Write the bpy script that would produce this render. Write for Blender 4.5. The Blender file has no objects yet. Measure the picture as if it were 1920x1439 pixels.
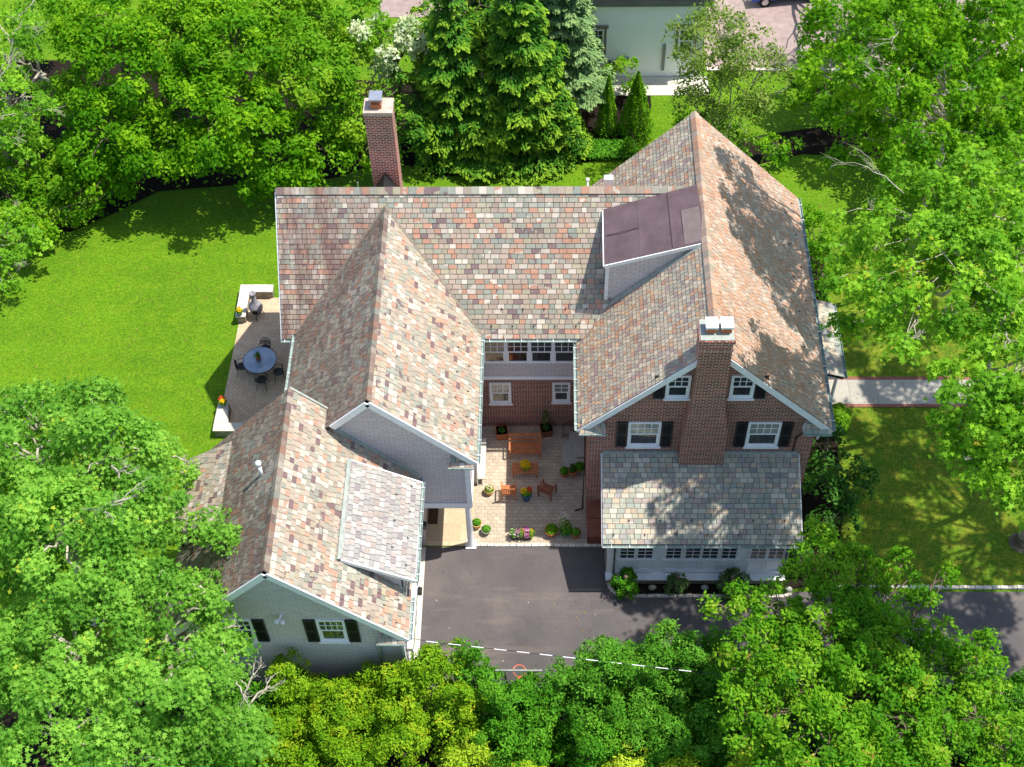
import bpy, math, random
import numpy as np
from mathutils import Vector, Matrix
random.seed(7); RNG = np.random.default_rng(7)
C = bpy.context.scene.collection
R_ = math.radians
# ------------------------------------------------------------------ camera, sky, sun, exposure
CAMH = 50.0
CM = np.array([[9.99692517e-01, 0, 2.47966200e-02],
               [1.49479508e-02, 7.97875620e-01, -6.02636751e-01],
               [-1.97846186e-02, 6.02822109e-01, 7.97630286e-01]])
FPX = 2620.52
cd = bpy.data.cameras.new('camera'); cam = bpy.data.objects.new('camera', cd); C.objects.link(cam)
cam.matrix_world = Matrix.Translation((0, 0, CAMH)) @ Matrix(CM.tolist()).to_4x4()
cd.sensor_width = 36; cd.lens = FPX / 1920 * 36; cd.clip_start = 1; cd.clip_end = 2000
bpy.context.scene.camera = cam
SUNV = Vector((.43, .10, 1.0)).normalized()      # towards the sun
sun_el = math.asin(SUNV.z); sun_az = math.atan2(SUNV.x, SUNV.y)
w = bpy.data.worlds.new('World'); bpy.context.scene.world = w; w.use_nodes = True
nt = w.node_tree; sky = nt.nodes.new('ShaderNodeTexSky'); sky.sky_type = 'NISHITA'
sky.sun_disc = False; sky.sun_elevation = sun_el; sky.sun_rotation = sun_az
nt.links.new(sky.outputs[0], nt.nodes['Background'].inputs[0]); nt.nodes['Background'].inputs[1].default_value = .15
sl = bpy.data.lights.new('sun', 'SUN'); sl.energy = 4.6; sl.angle = R_(.55); sl.color = (1, .94, .85)
so = bpy.data.objects.new('sun', sl); C.objects.link(so)
so.rotation_euler = SUNV.to_track_quat('Z', 'Y').to_euler()
vs = bpy.context.scene.view_settings
vs.view_transform = 'Standard'; vs.look = 'None'; vs.gamma = 1; vs.exposure = .55

def at(px, py, z):
    """world point of the surveyed plan: image point and height above the ground"""
    d = CM @ np.array([px - 960, -(py - 719.5), -FPX]); t = (z - CAMH) / d[2]
    return (float(d[0] * t), float(d[1] * t), z)

# ------------------------------------------------------------------ materials
MATS = {}
def srgb(r, g, b, k=1.0):
    f = lambda c: ((c / 255 + .055) / 1.055) ** 2.4 if c > 10 else c / 255 / 12.92
    return (f(r) * k, f(g) * k, f(b) * k, 1)
def newmat(name, rough=.7, spec=.3):
    m = bpy.data.materials.new(name); m.use_nodes = True; nt = m.node_tree
    b = nt.nodes['Principled BSDF']; b.inputs['Roughness'].default_value = rough
    b.inputs['Specular IOR Level'].default_value = spec
    MATS[name] = m
    return m, nt, b
def N(nt, t, **kw):
    n = nt.nodes.new(t)
    for k, v in kw.items():
        if k.startswith('_'): setattr(n, k[1:], v)
        else: n.inputs[k.replace('__', ' ')].default_value = v
    return n
def uvn(nt): return N(nt, 'ShaderNodeUVMap', _uv_map='UV')
def noise(nt, vec, scale, detail=4, rough=.6):
    n = N(nt, 'ShaderNodeTexNoise', Scale=scale, Detail=detail, Roughness=rough)
    nt.links.new(vec, n.inputs['Vector']); return n
def ramp(nt, fac, stops, interp='LINEAR'):
    r = nt.nodes.new('ShaderNodeValToRGB'); r.color_ramp.interpolation = interp
    e = r.color_ramp.elements
    e[0].position, e[0].color = stops[0]; e[1].position, e[1].color = stops[1]
    for p, c in stops[2:]:
        k = e.new(p); k.color = c
    nt.links.new(fac, r.inputs[0]); return r
def mixc(nt, fac, a, b, mode='MIX'):
    m = nt.nodes.new('ShaderNodeMix'); m.data_type = 'RGBA'; m.blend_type = mode
    for s, v in ((0, fac), (6, a), (7, b)):
        if hasattr(v, 'is_linked'): nt.links.new(v, m.inputs[s])
        else: m.inputs[s].default_value = v
    return m.outputs[2]
def bump(nt, b, h, strength=.3, dist=.02):
    n = N(nt, 'ShaderNodeBump', Strength=strength, Distance=dist)
    nt.links.new(h, n.inputs['Height']); nt.links.new(n.outputs[0], b.inputs['Normal'])
def pos(nt): return nt.nodes.new('ShaderNodeNewGeometry').outputs['Position']

def mottled(name, c1, c2, scale=3, rough=.7, spec=.3, bmp=0, detail=5, metallic=0, c3=None):
    m, nt, b = newmat(name, rough, spec)
    n = noise(nt, pos(nt), scale, detail)
    st = [(.3, c1), (.7, c2)]
    if c3: st = [(.28, c1), (.5, c2), (.72, c3)]
    r = ramp(nt, n.outputs[0], st); nt.links.new(r.outputs[0], b.inputs['Base Color'])
    b.inputs['Metallic'].default_value = metallic
    if bmp: bump(nt, b, noise(nt, pos(nt), scale * 6).outputs[0], bmp, .01)
    return m

def slate(name, pal, stain, stain_amt, k=.62, stain_scale=.35, westmask=False):
    m, nt, b = newmat(name, .62, .35)
    a = N(nt, 'ShaderNodeAttribute', _attribute_name='tile')
    s = nt.nodes.new('ShaderNodeSeparateColor'); nt.links.new(a.outputs['Color'], s.inputs[0])
    P_ = pos(nt)
    # patches where one quarry's colour runs together
    n0 = noise(nt, P_, .55, 3)
    mt = N(nt, 'ShaderNodeMath', _operation='MULTIPLY_ADD'); nt.links.new(n0.outputs[0], mt.inputs[0]); mt.inputs[1].default_value = .5
    nt.links.new(s.outputs[0], mt.inputs[2])
    fr = N(nt, 'ShaderNodeMath', _operation='FRACT'); nt.links.new(mt.outputs[0], fr.inputs[0])
    st = []; acc = 0
    tot = sum(p[1] for p in pal)
    for c, wt in pal:
        st.append((acc / tot, srgb(*c, k))); acc += wt
    r = ramp(nt, fr.outputs[0], st, 'CONSTANT')
    # brightness per slate
    mr = N(nt, 'ShaderNodeMapRange'); nt.links.new(s.outputs[1], mr.inputs[0]); mr.inputs[3].default_value = .84; mr.inputs[4].default_value = 1.14
    vm = nt.nodes.new('ShaderNodeVectorMath'); vm.operation = 'SCALE'
    nt.links.new(r.outputs[0], vm.inputs[0]); nt.links.new(mr.outputs[0], vm.inputs['Scale'])
    n1 = noise(nt, P_, stain_scale, 5, .65); n2 = noise(nt, P_, 7, 4, .7)
    ad = N(nt, 'ShaderNodeMath', _operation='ADD'); nt.links.new(n1.outputs[0], ad.inputs[0])
    m2 = N(nt, 'ShaderNodeMath', _operation='MULTIPLY'); nt.links.new(n2.outputs[0], m2.inputs[0]); m2.inputs[1].default_value = .5
    nt.links.new(m2.outputs[0], ad.inputs[1])
    r2 = ramp(nt, ad.outputs[0], [(.62, (0, 0, 0, 1)), (.95, (1, 1, 1, 1))])
    m3 = N(nt, 'ShaderNodeMath', _operation='MULTIPLY_ADD'); nt.links.new(r2.outputs[0], m3.inputs[0]); m3.inputs[1].default_value = stain_amt; m3.inputs[2].default_value = stain_amt * .25
    col = mixc(nt, m3.outputs[0], vm.outputs[0], srgb(*stain, k))
    if westmask:   # iron-brown weathering at the west end of the main roof, running down the slope in streaks
        sp = nt.nodes.new('ShaderNodeSeparateXYZ'); nt.links.new(P_, sp.inputs[0])
        mw_ = N(nt, 'ShaderNodeMapRange'); nt.links.new(sp.outputs[0], mw_.inputs[0])
        mw_.inputs[1].default_value = -6.2; mw_.inputs[2].default_value = -8.2
        mp_ = N(nt, 'ShaderNodeMapping'); mp_.inputs['Scale'].default_value = (2.2, .35, .35); nt.links.new(P_, mp_.inputs[0])
        ns_ = noise(nt, mp_.outputs[0], 1, 5, .7); rs_ = ramp(nt, ns_.outputs[0], [(.38, (0, 0, 0, 1)), (.6, (.85, .85, .85, 1))])
        mm_ = N(nt, 'ShaderNodeMath', _operation='MULTIPLY'); nt.links.new(mw_.outputs[0], mm_.inputs[0]); nt.links.new(rs_.outputs[0], mm_.inputs[1])
        col = mixc(nt, mm_.outputs[0], col, srgb(116, 78, 68, k))
    n4 = noise(nt, P_, 28, 3, .7)
    col = mixc(nt, .14, col, ramp(nt, n4.outputs[0], [(.3, (.05, .05, .05, 1)), (.7, (.6, .58, .54, 1))]).outputs[0])
    # run-off streaks down the slopes
    gn = nt.nodes.new('ShaderNodeUVMap'); gn.uv_map = 'UV'; mps = N(nt, 'ShaderNodeMapping'); mps.inputs['Scale'].default_value = (3.2, .28, 1); nt.links.new(gn.outputs[0], mps.inputs[0])
    nst = noise(nt, mps.outputs[0], 1, 4, .65); rst = ramp(nt, nst.outputs[0], [(.52, (0, 0, 0, 1)), (.8, (.35, .35, .35, 1))])
    col = mixc(nt, rst.outputs[0], col, srgb(104, 90, 74, k))
    # lichen dots
    v = N(nt, 'ShaderNodeTexVoronoi', Scale=2.6); nt.links.new(P_, v.inputs['Vector'])
    lr = ramp(nt, v.outputs['Distance'], [(.05, (1, 1, 1, 1)), (.075, (0, 0, 0, 1))])
    lm = N(nt, 'ShaderNodeMath', _operation='MULTIPLY'); nt.links.new(lr.outputs[0], lm.inputs[0]); lm.inputs[1].default_value = .35
    col = mixc(nt, lm.outputs[0], col, srgb(215, 205, 180, .8))
    # joint shading put into the gaps as a near-black underlay (blue channel marks it)
    col = mixc(nt, s.outputs[2], col, (.035, .03, .028, 1))
    nt.links.new(col, b.inputs['Base Color'])
    bump(nt, b, n2.outputs[0], .25, .02)
    return m

PAL_MIX = [((196, 174, 154), 20), ((174, 174, 156), 18), ((228, 216, 198), 15), ((210, 154, 124), 12), ((182, 164, 146), 14), ((156, 164, 150), 9),
           ((132, 106, 108), 6), ((190, 180, 150), 10)]
slate('slate_mixed', PAL_MIX, (128, 96, 80), .18, .80, westmask=True)
slate('slate_bright', [((212, 192, 170), 22), ((190, 188, 168), 15), ((234, 224, 206), 18), ((222, 170, 140), 12), ((200, 184, 162), 14), ((170, 176, 160), 8),
      ((128, 92, 100), 7), ((206, 192, 160), 9)], (178, 144, 116), .2, .62)
slate('slate_pale', [((214, 206, 198), 24), ((198, 198, 190), 18), ((232, 228, 222), 20), ((208, 188, 176), 8), ((198, 192, 188), 14), ((176, 162, 166), 5)], (196, 184, 170), .15, .54)
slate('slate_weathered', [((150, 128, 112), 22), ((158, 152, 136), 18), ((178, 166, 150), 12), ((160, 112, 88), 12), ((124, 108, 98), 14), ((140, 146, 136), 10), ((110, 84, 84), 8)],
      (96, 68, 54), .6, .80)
slate('slate_moor', [((176, 146, 134), 22), ((156, 150, 146), 18), ((204, 190, 178), 12), ((164, 124, 106), 10), ((130, 104, 104), 10), ((176, 158, 150), 9)],
      (104, 66, 62), .75, .62)
slate('slate_olive', [((186, 172, 148), 24), ((170, 168, 152), 18), ((204, 190, 166), 16), ((188, 140, 108), 12), ((160, 136, 132), 14), ((168, 160, 144), 10), ((206, 168, 128), 6)],
      (164, 134, 108), .22, .9)
slate('slate_orange', [((220, 194, 172), 24), ((212, 164, 132), 16), ((228, 214, 196), 18), ((200, 176, 158), 16), ((186, 180, 164), 16), ((226, 180, 148), 10)],
      (214, 146, 104), .45, .63, stain_scale=.5)
slate('slate_green', [((178, 178, 158), 20), ((200, 192, 168), 20), ((160, 168, 154), 14), ((206, 182, 152), 14), ((156, 152, 150), 8), ((180, 160, 150), 10), ((214, 206, 188), 12)],
      (160, 160, 140), .15, .8)

def brickmat(name, cA, cB, mortar, bw, rh, ms, dirt=.25, rough=.85, rot=0, k=1.0, offset=.5, bmp=.35, dirtc=(.03, .025, .022, 1)):
    m, nt, b = newmat(name, rough, .2)
    u = uvn(nt).outputs[0]
    if rot:
        mp = N(nt, 'ShaderNodeMapping'); mp.inputs['Rotation'].default_value = (0, 0, rot); nt.links.new(u, mp.inputs[0]); u = mp.outputs[0]
    br = N(nt, 'ShaderNodeTexBrick', Scale=1.0); br.offset = offset
    br.inputs['Brick Width'].default_value = bw; br.inputs['Row Height'].default_value = rh
    br.inputs['Mortar Size'].default_value = ms; br.inputs['Mortar Smooth'].default_value = .15
    br.inputs['Color1'].default_value = cA; br.inputs['Color2'].default_value = cB; br.inputs['Mortar'].default_value = mortar
    nt.links.new(u, br.inputs[0])
    n = noise(nt, pos(nt), .9, 6, .7)
    r = ramp(nt, n.outputs[0], [(.35, (0, 0, 0, 1)), (.75, (1, 1, 1, 1))])
    mm = N(nt, 'ShaderNodeMath', _operation='MULTIPLY'); nt.links.new(r.outputs[0], mm.inputs[0]); mm.inputs[1].default_value = dirt
    c = mixc(nt, mm.outputs[0], br.outputs[0], dirtc)
    n2 = noise(nt, pos(nt), 14, 3)
    c = mixc(nt, .35, c, ramp(nt, n2.outputs[0], [(.3, (.35, .35, .35, 1)), (.7, (.75, .75, .75, 1))]).outputs[0], 'OVERLAY')
    nt.links.new(c, b.inputs['Base Color'])
    inv = N(nt, 'ShaderNodeMath', _operation='SUBTRACT'); inv.inputs[0].default_value = 1; nt.links.new(br.outputs['Fac'], inv.inputs[1])
    bump(nt, b, inv.outputs[0], bmp, .01)
    return m
brickmat('brick', srgb(86, 38, 32), srgb(150, 72, 56), srgb(205, 186, 170), .235, .09, .0115, .25)
brickmat('brick_old', srgb(112, 50, 42), srgb(178, 90, 74), srgb(215, 200, 188), .235, .09, .012, .3)
brickmat('brick_edge', srgb(124, 70, 56), srgb(146, 90, 74), srgb(150, 130, 118), .1, .21, .006, .15)
brickmat('siding', srgb(200, 190, 191), srgb(210, 200, 201), srgb(128, 122, 126), .34, .125, .006, .1, .7, bmp=.4, dirtc=srgb(160, 156, 156))
brickmat('pavers', srgb(172, 160, 142), srgb(192, 178, 158), srgb(120, 104, 88), .26, .17, .006, .25, dirtc=srgb(130, 116, 98), bmp=.2)
brickmat('patio_pavers', srgb(190, 164, 136), srgb(206, 180, 150), srgb(150, 128, 104), .3, .15, .006, .3, rot=R_(45), dirtc=srgb(150, 130, 110), bmp=.2)
brickmat('stone_wall', srgb(140, 132, 120), srgb(170, 160, 144), srgb(96, 88, 78), .3, .12, .01, .3, bmp=.5)
brickmat('porch_stone', srgb(176, 160, 132), srgb(192, 176, 148), srgb(160, 140, 108), .9, .8, .008, .2, dirtc=srgb(170, 150, 120), bmp=.1)
brickmat('whitebrick', srgb(240, 244, 246), srgb(248, 250, 252), srgb(228, 232, 236), .215, .075, .006, .1, dirtc=srgb(225, 230, 235), bmp=.2)
brickmat('concrete_walk', srgb(160, 156, 146), srgb(172, 168, 156), srgb(130, 124, 112), 1.22, 3.0, .012, .2, offset=0, dirtc=srgb(150, 144, 132), bmp=.1)

mottled('white_paint', srgb(226, 226, 228), srgb(240, 240, 240), 4, .45, .4)
mottled('offwhite_paint', srgb(238, 240, 242), srgb(246, 247, 248), 3, .5, .4)
mottled('copper', srgb(108, 128, 124), srgb(150, 166, 160), 5, .6, .3, c3=srgb(84, 96, 92))
mottled('lead_flashing', srgb(140, 150, 144), srgb(170, 176, 166), 4, .6, .3)
mottled('ridge_stone', srgb(150, 122, 102), srgb(186, 150, 124), 4, .8, .2, c3=srgb(170, 156, 140))
mottled('black_paint', (.012, .013, .015, 1), (.022, .023, .026, 1), 5, .45, .4)
mottled('iron', (.018, .018, .02, 1), (.04, .038, .036, 1), 9, .5, .5)
mottled('teak', srgb(170, 98, 58), srgb(206, 132, 84), 9, .55, .3, .2)
mottled('teak_dark_and_shade', srgb(132, 78, 58), srgb(160, 98, 74), 9, .6, .3, .2)  # darker teak: colour of door and vase, painted shade on one armchair
mottled('brown_wood', srgb(108, 62, 46), srgb(134, 82, 62), 5, .6, .3, .2)
mottled('terracotta', srgb(166, 92, 60), srgb(196, 122, 84), 7, .8, .2)
mottled('yellow_clay', srgb(196, 154, 86), srgb(216, 178, 110), 7, .7, .3)
mottled('blue_glaze', srgb(16, 60, 110), srgb(24, 84, 140), 5, .15, .6)
mottled('green_glaze', srgb(84, 120, 116), srgb(110, 146, 138), 6, .25, .5)
mottled('grey_pot', srgb(120, 124, 118), srgb(150, 152, 146), 6, .6, .3)
mottled('soil', (.02, .014, .01, 1), (.045, .03, .022, 1), 20, .95, .1, .5)
mottled('mulch', (.010, .0075, .006, 1), (.026, .018, .014, 1), 16, .95, .1, .8)
mottled('limestone', srgb(186, 180, 168), srgb(208, 202, 190), 3, .8, .2, .2)
mottled('grey_slab', srgb(160, 162, 154), srgb(184, 184, 174), 4, .8, .2, .15)
mottled('kerb_stone', srgb(190, 178, 164), srgb(216, 206, 194), 4, .85, .2, .4, c3=srgb(160, 150, 140))
mottled('bark', srgb(92, 80, 66), srgb(128, 114, 98), 8, .9, .15, .5)
mottled('pale_bark', srgb(140, 132, 116), srgb(196, 190, 172), 6, .85, .15, .4)
mottled('membrane', srgb(84, 70, 75), srgb(104, 88, 92), 1.6, .85, .15, .3, detail=8)
mottled('patch_grey', srgb(104, 94, 94), srgb(120, 108, 106), 3, .85, .15, .3)
mottled('black_seam', srgb(62, 50, 54), srgb(74, 60, 64), 3, .8, .15)
mottled('chiminea_clay', srgb(120, 116, 124), srgb(170, 166, 172), 6, .7, .3, .2)
mottled('steel', (.5, .5, .52, 1), (.65, .65, .67, 1), 4, .35, .5, metallic=.8)
mottled('cap_white', srgb(226, 224, 230), srgb(244, 242, 246), 3, .4, .4)
mottled('rock', srgb(150, 140, 120), srgb(186, 176, 154), 5, .9, .2, .5)
mottled('trim_brown', srgb(120, 108, 96), srgb(134, 122, 110), 4, .6, .3)
mottled('grey_fascia', srgb(110, 108, 104), srgb(126, 124, 120), 2, .7, .3)
mottled('rust_orange', srgb(224, 110, 80), srgb(240, 130, 100), 8, .5, .3)
mottled('mat_brown', srgb(70, 52, 40), srgb(90, 70, 54), 12, .95, .1)
mottled('gravel', srgb(138, 122, 118), srgb(164, 146, 140), 2.5, .9, .1, .4)
mottled('cement_cap', srgb(170, 150, 138), srgb(200, 182, 168), 5, .9, .1, .3)
mottled('cable_black', (.015, .015, .016, 1), (.03, .03, .03, 1), 5, .6, .3)
mottled('car_paint', srgb(20, 60, 150), srgb(24, 66, 160), 2, .2, .6)
mottled('white_wall', srgb(246, 248, 252), srgb(252, 253, 255), 1.5, .8, .2, .1)
mottled('rubber', (.012, .012, .012, 1), (.02, .02, .02, 1), 5, .8, .2)
def glassmat(name, c, c2=None):
    m, nt, b = newmat(name, .06, .7)
    n = noise(nt, pos(nt), 1.4, 3)
    r = ramp(nt, n.outputs[0], [(.35, c), (.65, c2 or c)]); nt.links.new(r.outputs[0], b.inputs['Base Color'])
    b.inputs['Coat Weight'].default_value = .6; b.inputs['Coat Roughness'].default_value = .02
glassmat('glass', (.012, .02, .026, 1), (.035, .045, .05, 1))
glassmat('glass_warm', (.06, .02, .012, 1), (.012, .016, .02, 1))
glassmat('glass_blind', (.30, .30, .25, 1), (.16, .2, .19, 1))
glassmat('table_glass', (.20, .27, .36, 1), (.32, .38, .46, 1))
glassmat('glass_clear', (.35, .38, .40, 1)); MATS['glass_clear'].node_tree.nodes['Principled BSDF'].inputs['Alpha'].default_value = .18

# asphalt
m, nt, b = newmat('asphalt', .85, .25)
n1 = noise(nt, pos(nt), .35, 6, .65); n2 = noise(nt, pos(nt), 30, 3, .8)
c = ramp(nt, n1.outputs[0], [(.3, srgb(80, 76, 77)), (.55, srgb(93, 88, 88)), (.72, srgb(108, 101, 96))]).outputs[0]
c = mixc(nt, .5, c, ramp(nt, n2.outputs[0], [(.3, (.3, .3, .3, 1)), (.7, (.7, .7, .7, 1))]).outputs[0], 'OVERLAY')
mp = N(nt, 'ShaderNodeMapping'); mp.inputs['Scale'].default_value = (.25, 1.6, 1); nt.links.new(pos(nt), mp.inputs[0])
n3 = noise(nt, mp.outputs[0], .8, 4, .6)
c = mixc(nt, ramp(nt, n3.outputs[0], [(.56, (0, 0, 0, 1)), (.76, (.5, .5, .5, 1))]).outputs[0], c, srgb(138, 123, 110))
nc = N(nt, 'ShaderNodeTexVoronoi', Scale=.33, _feature='DISTANCE_TO_EDGE')
nm = noise(nt, pos(nt), 1.1, 5, .7); av = nt.nodes.new('ShaderNodeVectorMath'); nt.links.new(pos(nt), av.inputs[0]); nt.links.new(nm.outputs['Color'], av.inputs[1]); nt.links.new(av.outputs[0], nc.inputs['Vector'])
c = mixc(nt, ramp(nt, nc.outputs[0], [(.0, (.3, .3, .3, 1)), (.006, (0, 0, 0, 1))]).outputs[0], c, srgb(50, 47, 48))
vo = N(nt, 'ShaderNodeTexVoronoi', Scale=1.3); nt.links.new(pos(nt), vo.inputs['Vector'])
c = mixc(nt, ramp(nt, vo.outputs['Distance'], [(.03, (.6, .6, .6, 1)), (.045, (0, 0, 0, 1))]).outputs[0], c, srgb(190, 180, 150))
nt.links.new(c, b.inputs['Base Color']); bump(nt, b, n2.outputs[0], .4, .01)

def grassmat(name, cols, dry, stripes=False):
    m, nt, b = newmat(name, .8, .15)
    n1 = noise(nt, pos(nt), .25, 4, .6); n2 = noise(nt, pos(nt), 9, 6, .8); n3 = noise(nt, pos(nt), 1.6, 6, .75)
    c = ramp(nt, n1.outputs[0], [(.3, cols[0]), (.7, cols[1])]).outputs[0]
    c = mixc(nt, ramp(nt, n3.outputs[0], [(.45, (0, 0, 0, 1)), (.75, (dry, dry, dry, 1))]).outputs[0], c, cols[2])
    c = mixc(nt, .8, c, ramp(nt, n2.outputs[0], [(.32, (.22, .22, .22, 1)), (.68, (.78, .78, .78, 1))]).outputs[0], 'OVERLAY')
    if stripes:   # mower passes and a few worn, yellow spots
        sp = nt.nodes.new('ShaderNodeSeparateXYZ'); nt.links.new(pos(nt), sp.inputs[0])
        nw = noise(nt, pos(nt), .3, 2); mu = N(nt, 'ShaderNodeMath', _operation='MULTIPLY_ADD'); nt.links.new(nw.outputs[0], mu.inputs[0]); mu.inputs[1].default_value = 1.2; nt.links.new(sp.outputs[1], mu.inputs[2])
        sn = N(nt, 'ShaderNodeMath', _operation='SINE'); m5 = N(nt, 'ShaderNodeMath', _operation='MULTIPLY'); nt.links.new(mu.outputs[0], m5.inputs[0]); m5.inputs[1].default_value = 6.28 / 1.9; nt.links.new(m5.outputs[0], sn.inputs[0])
        rs = ramp(nt, sn.outputs[0], [(0, (.485, .485, .485, 1)), (1, (.525, .525, .52, 1))]); c = mixc(nt, .8, c, rs.outputs[0], 'OVERLAY')
        nd = noise(nt, pos(nt), .9, 6, .75); c = mixc(nt, ramp(nt, nd.outputs[0], [(.6, (0, 0, 0, 1)), (.78, (.7, .7, .7, 1))]).outputs[0], c, (.20, .24, .03, 1))
        v = N(nt, 'ShaderNodeTexVoronoi', Scale=1.7); nt.links.new(pos(nt), v.inputs['Vector'])
        c = mixc(nt, ramp(nt, v.outputs['Distance'], [(.04, (.7, .7, .7, 1)), (.06, (0, 0, 0, 1))]).outputs[0], c, (.45, .42, .12, 1))
    n5 = noise(nt, pos(nt), 4.5, 3, .7)
    c = mixc(nt, .35, c, ramp(nt, n5.outputs[0], [(.3, (.3, .3, .3, 1)), (.7, (.7, .7, .7, 1))]).outputs[0], 'OVERLAY')
    nt.links.new(c, b.inputs['Base Color'])
    n4 = noise(nt, pos(nt), 22, 4, .8); bump(nt, b, n4.outputs[0], .9, .05)
grassmat('grass', [(.082, .195, .004, 1), (.112, .242, .005, 1), (.19, .28, .012, 1)], .6, True)
grassmat('grass_dry', [(.065, .15, .006, 1), (.11, .20, .008, 1), (.32, .28, .03, 1)], .8)

LEAFK = 1.34
def leafmat(name, stops, trans=.38, gloss=.38, tk=1.3):
    leafk = name.startswith('leaf_')
    m = bpy.data.materials.new(name); m.use_nodes = True; nt = m.node_tree; MATS[name] = m
    b = nt.nodes['Principled BSDF']; b.inputs['Roughness'].default_value = gloss + .08; b.inputs['Specular IOR Level'].default_value = .07
    a = N(nt, 'ShaderNodeAttribute', _attribute_name='rnd')
    if leafk: stops = [(p, tuple(min(.85, v * LEAFK) for v in c[:3]) + (1,)) for p, c in stops]
    r = ramp(nt, a.outputs['Fac'], stops)
    nt.links.new(r.outputs[0], b.inputs['Base Color'])
    t = nt.nodes.new('ShaderNodeBsdfTranslucent')
    g = nt.nodes.new('ShaderNodeVectorMath'); g.operation = 'MULTIPLY'; nt.links.new(r.outputs[0], g.inputs[0]); g.inputs[1].default_value = (1.25 * tk, 1.15 * tk, .5 * tk)
    nt.links.new(g.outputs[0], t.inputs['Color'])
    mx = nt.nodes.new('ShaderNodeMixShader'); mx.inputs[0].default_value = trans
    nt.links.new(b.outputs[0], mx.inputs[1]); nt.links.new(t.outputs[0], mx.inputs[2])
    nt.links.new(mx.outputs[0], nt.nodes['Material Output'].inputs[0])
g3 = lambda a, b, c: (a, b, c, 1)
leafmat('leaf_maple', [(0, g3(.045, .15, .014)), (.5, g3(.12, .28, .030)), (.9, g3(.22, .41, .055)), (.975, g3(.38, .40, .03))])
leafmat('leaf_maple_yellow', [(0, g3(.05, .16, .010)), (.5, g3(.135, .30, .018)), (.9, g3(.24, .42, .03)), (.98, g3(.36, .28, .03))])
leafmat('leaf_linden', [(0, g3(.028, .12, .003)), (.5, g3(.08, .22, .005)), (1, g3(.20, .36, .012))])
leafmat('leaf_lime', [(0, g3(.06, .18, .006)), (.5, g3(.11, .26, .01)), (1, g3(.22, .34, .02))])
leafmat('leaf_cherry', [(0, g3(.035, .14, .006)), (.5, g3(.09, .24, .010)), (.9, g3(.19, .34, .02)), (.96, g3(.32, .25, .05)), (1, g3(.3, .15, .06))])
leafmat('leaf_holly', [(0, g3(.016, .06, .008)), (.5, g3(.03, .10, .012)), (1, g3(.06, .15, .02))], .15, .3)
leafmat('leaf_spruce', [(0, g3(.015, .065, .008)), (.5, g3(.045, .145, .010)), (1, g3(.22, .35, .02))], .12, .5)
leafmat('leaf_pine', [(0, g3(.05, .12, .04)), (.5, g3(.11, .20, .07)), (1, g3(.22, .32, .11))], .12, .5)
leafmat('leaf_arbor', [(0, g3(.03, .11, .006)), (.5, g3(.06, .19, .012)), (1, g3(.13, .30, .03))], .15, .5)
leafmat('leaf_cedar', [(0, g3(.05, .14, .004)), (.5, g3(.11, .23, .007)), (.88, g3(.20, .31, .010)), (1, g3(.36, .24, .02))], .15, .5)
leafmat('leaf_gold', [(0, g3(.14, .26, .01)), (.5, g3(.26, .38, .02)), (1, g3(.42, .48, .04))], .2, .5)
leafmat('leaf_yew', [(0, g3(.02, .09, .004)), (.5, g3(.05, .18, .009)), (1, g3(.11, .27, .016))], .15, .5)
leafmat('leaf_willow', [(0, g3(.06, .12, .015)), (.5, g3(.12, .20, .03)), (1, g3(.24, .30, .07))], .3)
leafmat('leaf_dogwood', [(0, g3(.10, .20, .05)), (.4, g3(.30, .38, .2)), (1, g3(.62, .64, .5))], .3)
leafmat('leaf_grey', [(0, g3(.035, .08, .02)), (.5, g3(.07, .12, .035)), (1, g3(.13, .18, .06))], .15, .6)
leafmat('petal_yellow', [(0, g3(.75, .45, .01)), (1, g3(.8, .62, .03))], .2)
leafmat('petal_red', [(0, g3(.55, .03, .02)), (1, g3(.75, .14, .05))], .2)
leafmat('petal_orange', [(0, g3(.7, .2, .02)), (1, g3(.8, .36, .05))], .2)
leafmat('petal_pink', [(0, g3(.55, .08, .35)), (.6, g3(.7, .25, .55)), (1, g3(.75, .6, .72))], .2)
leafmat('petal_white', [(0, g3(.6, .6, .5)), (1, g3(.8, .78, .72))], .2)
leafmat('dry_frond', [(0, g3(.2, .12, .05)), (1, g3(.34, .24, .1))], .2)

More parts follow.
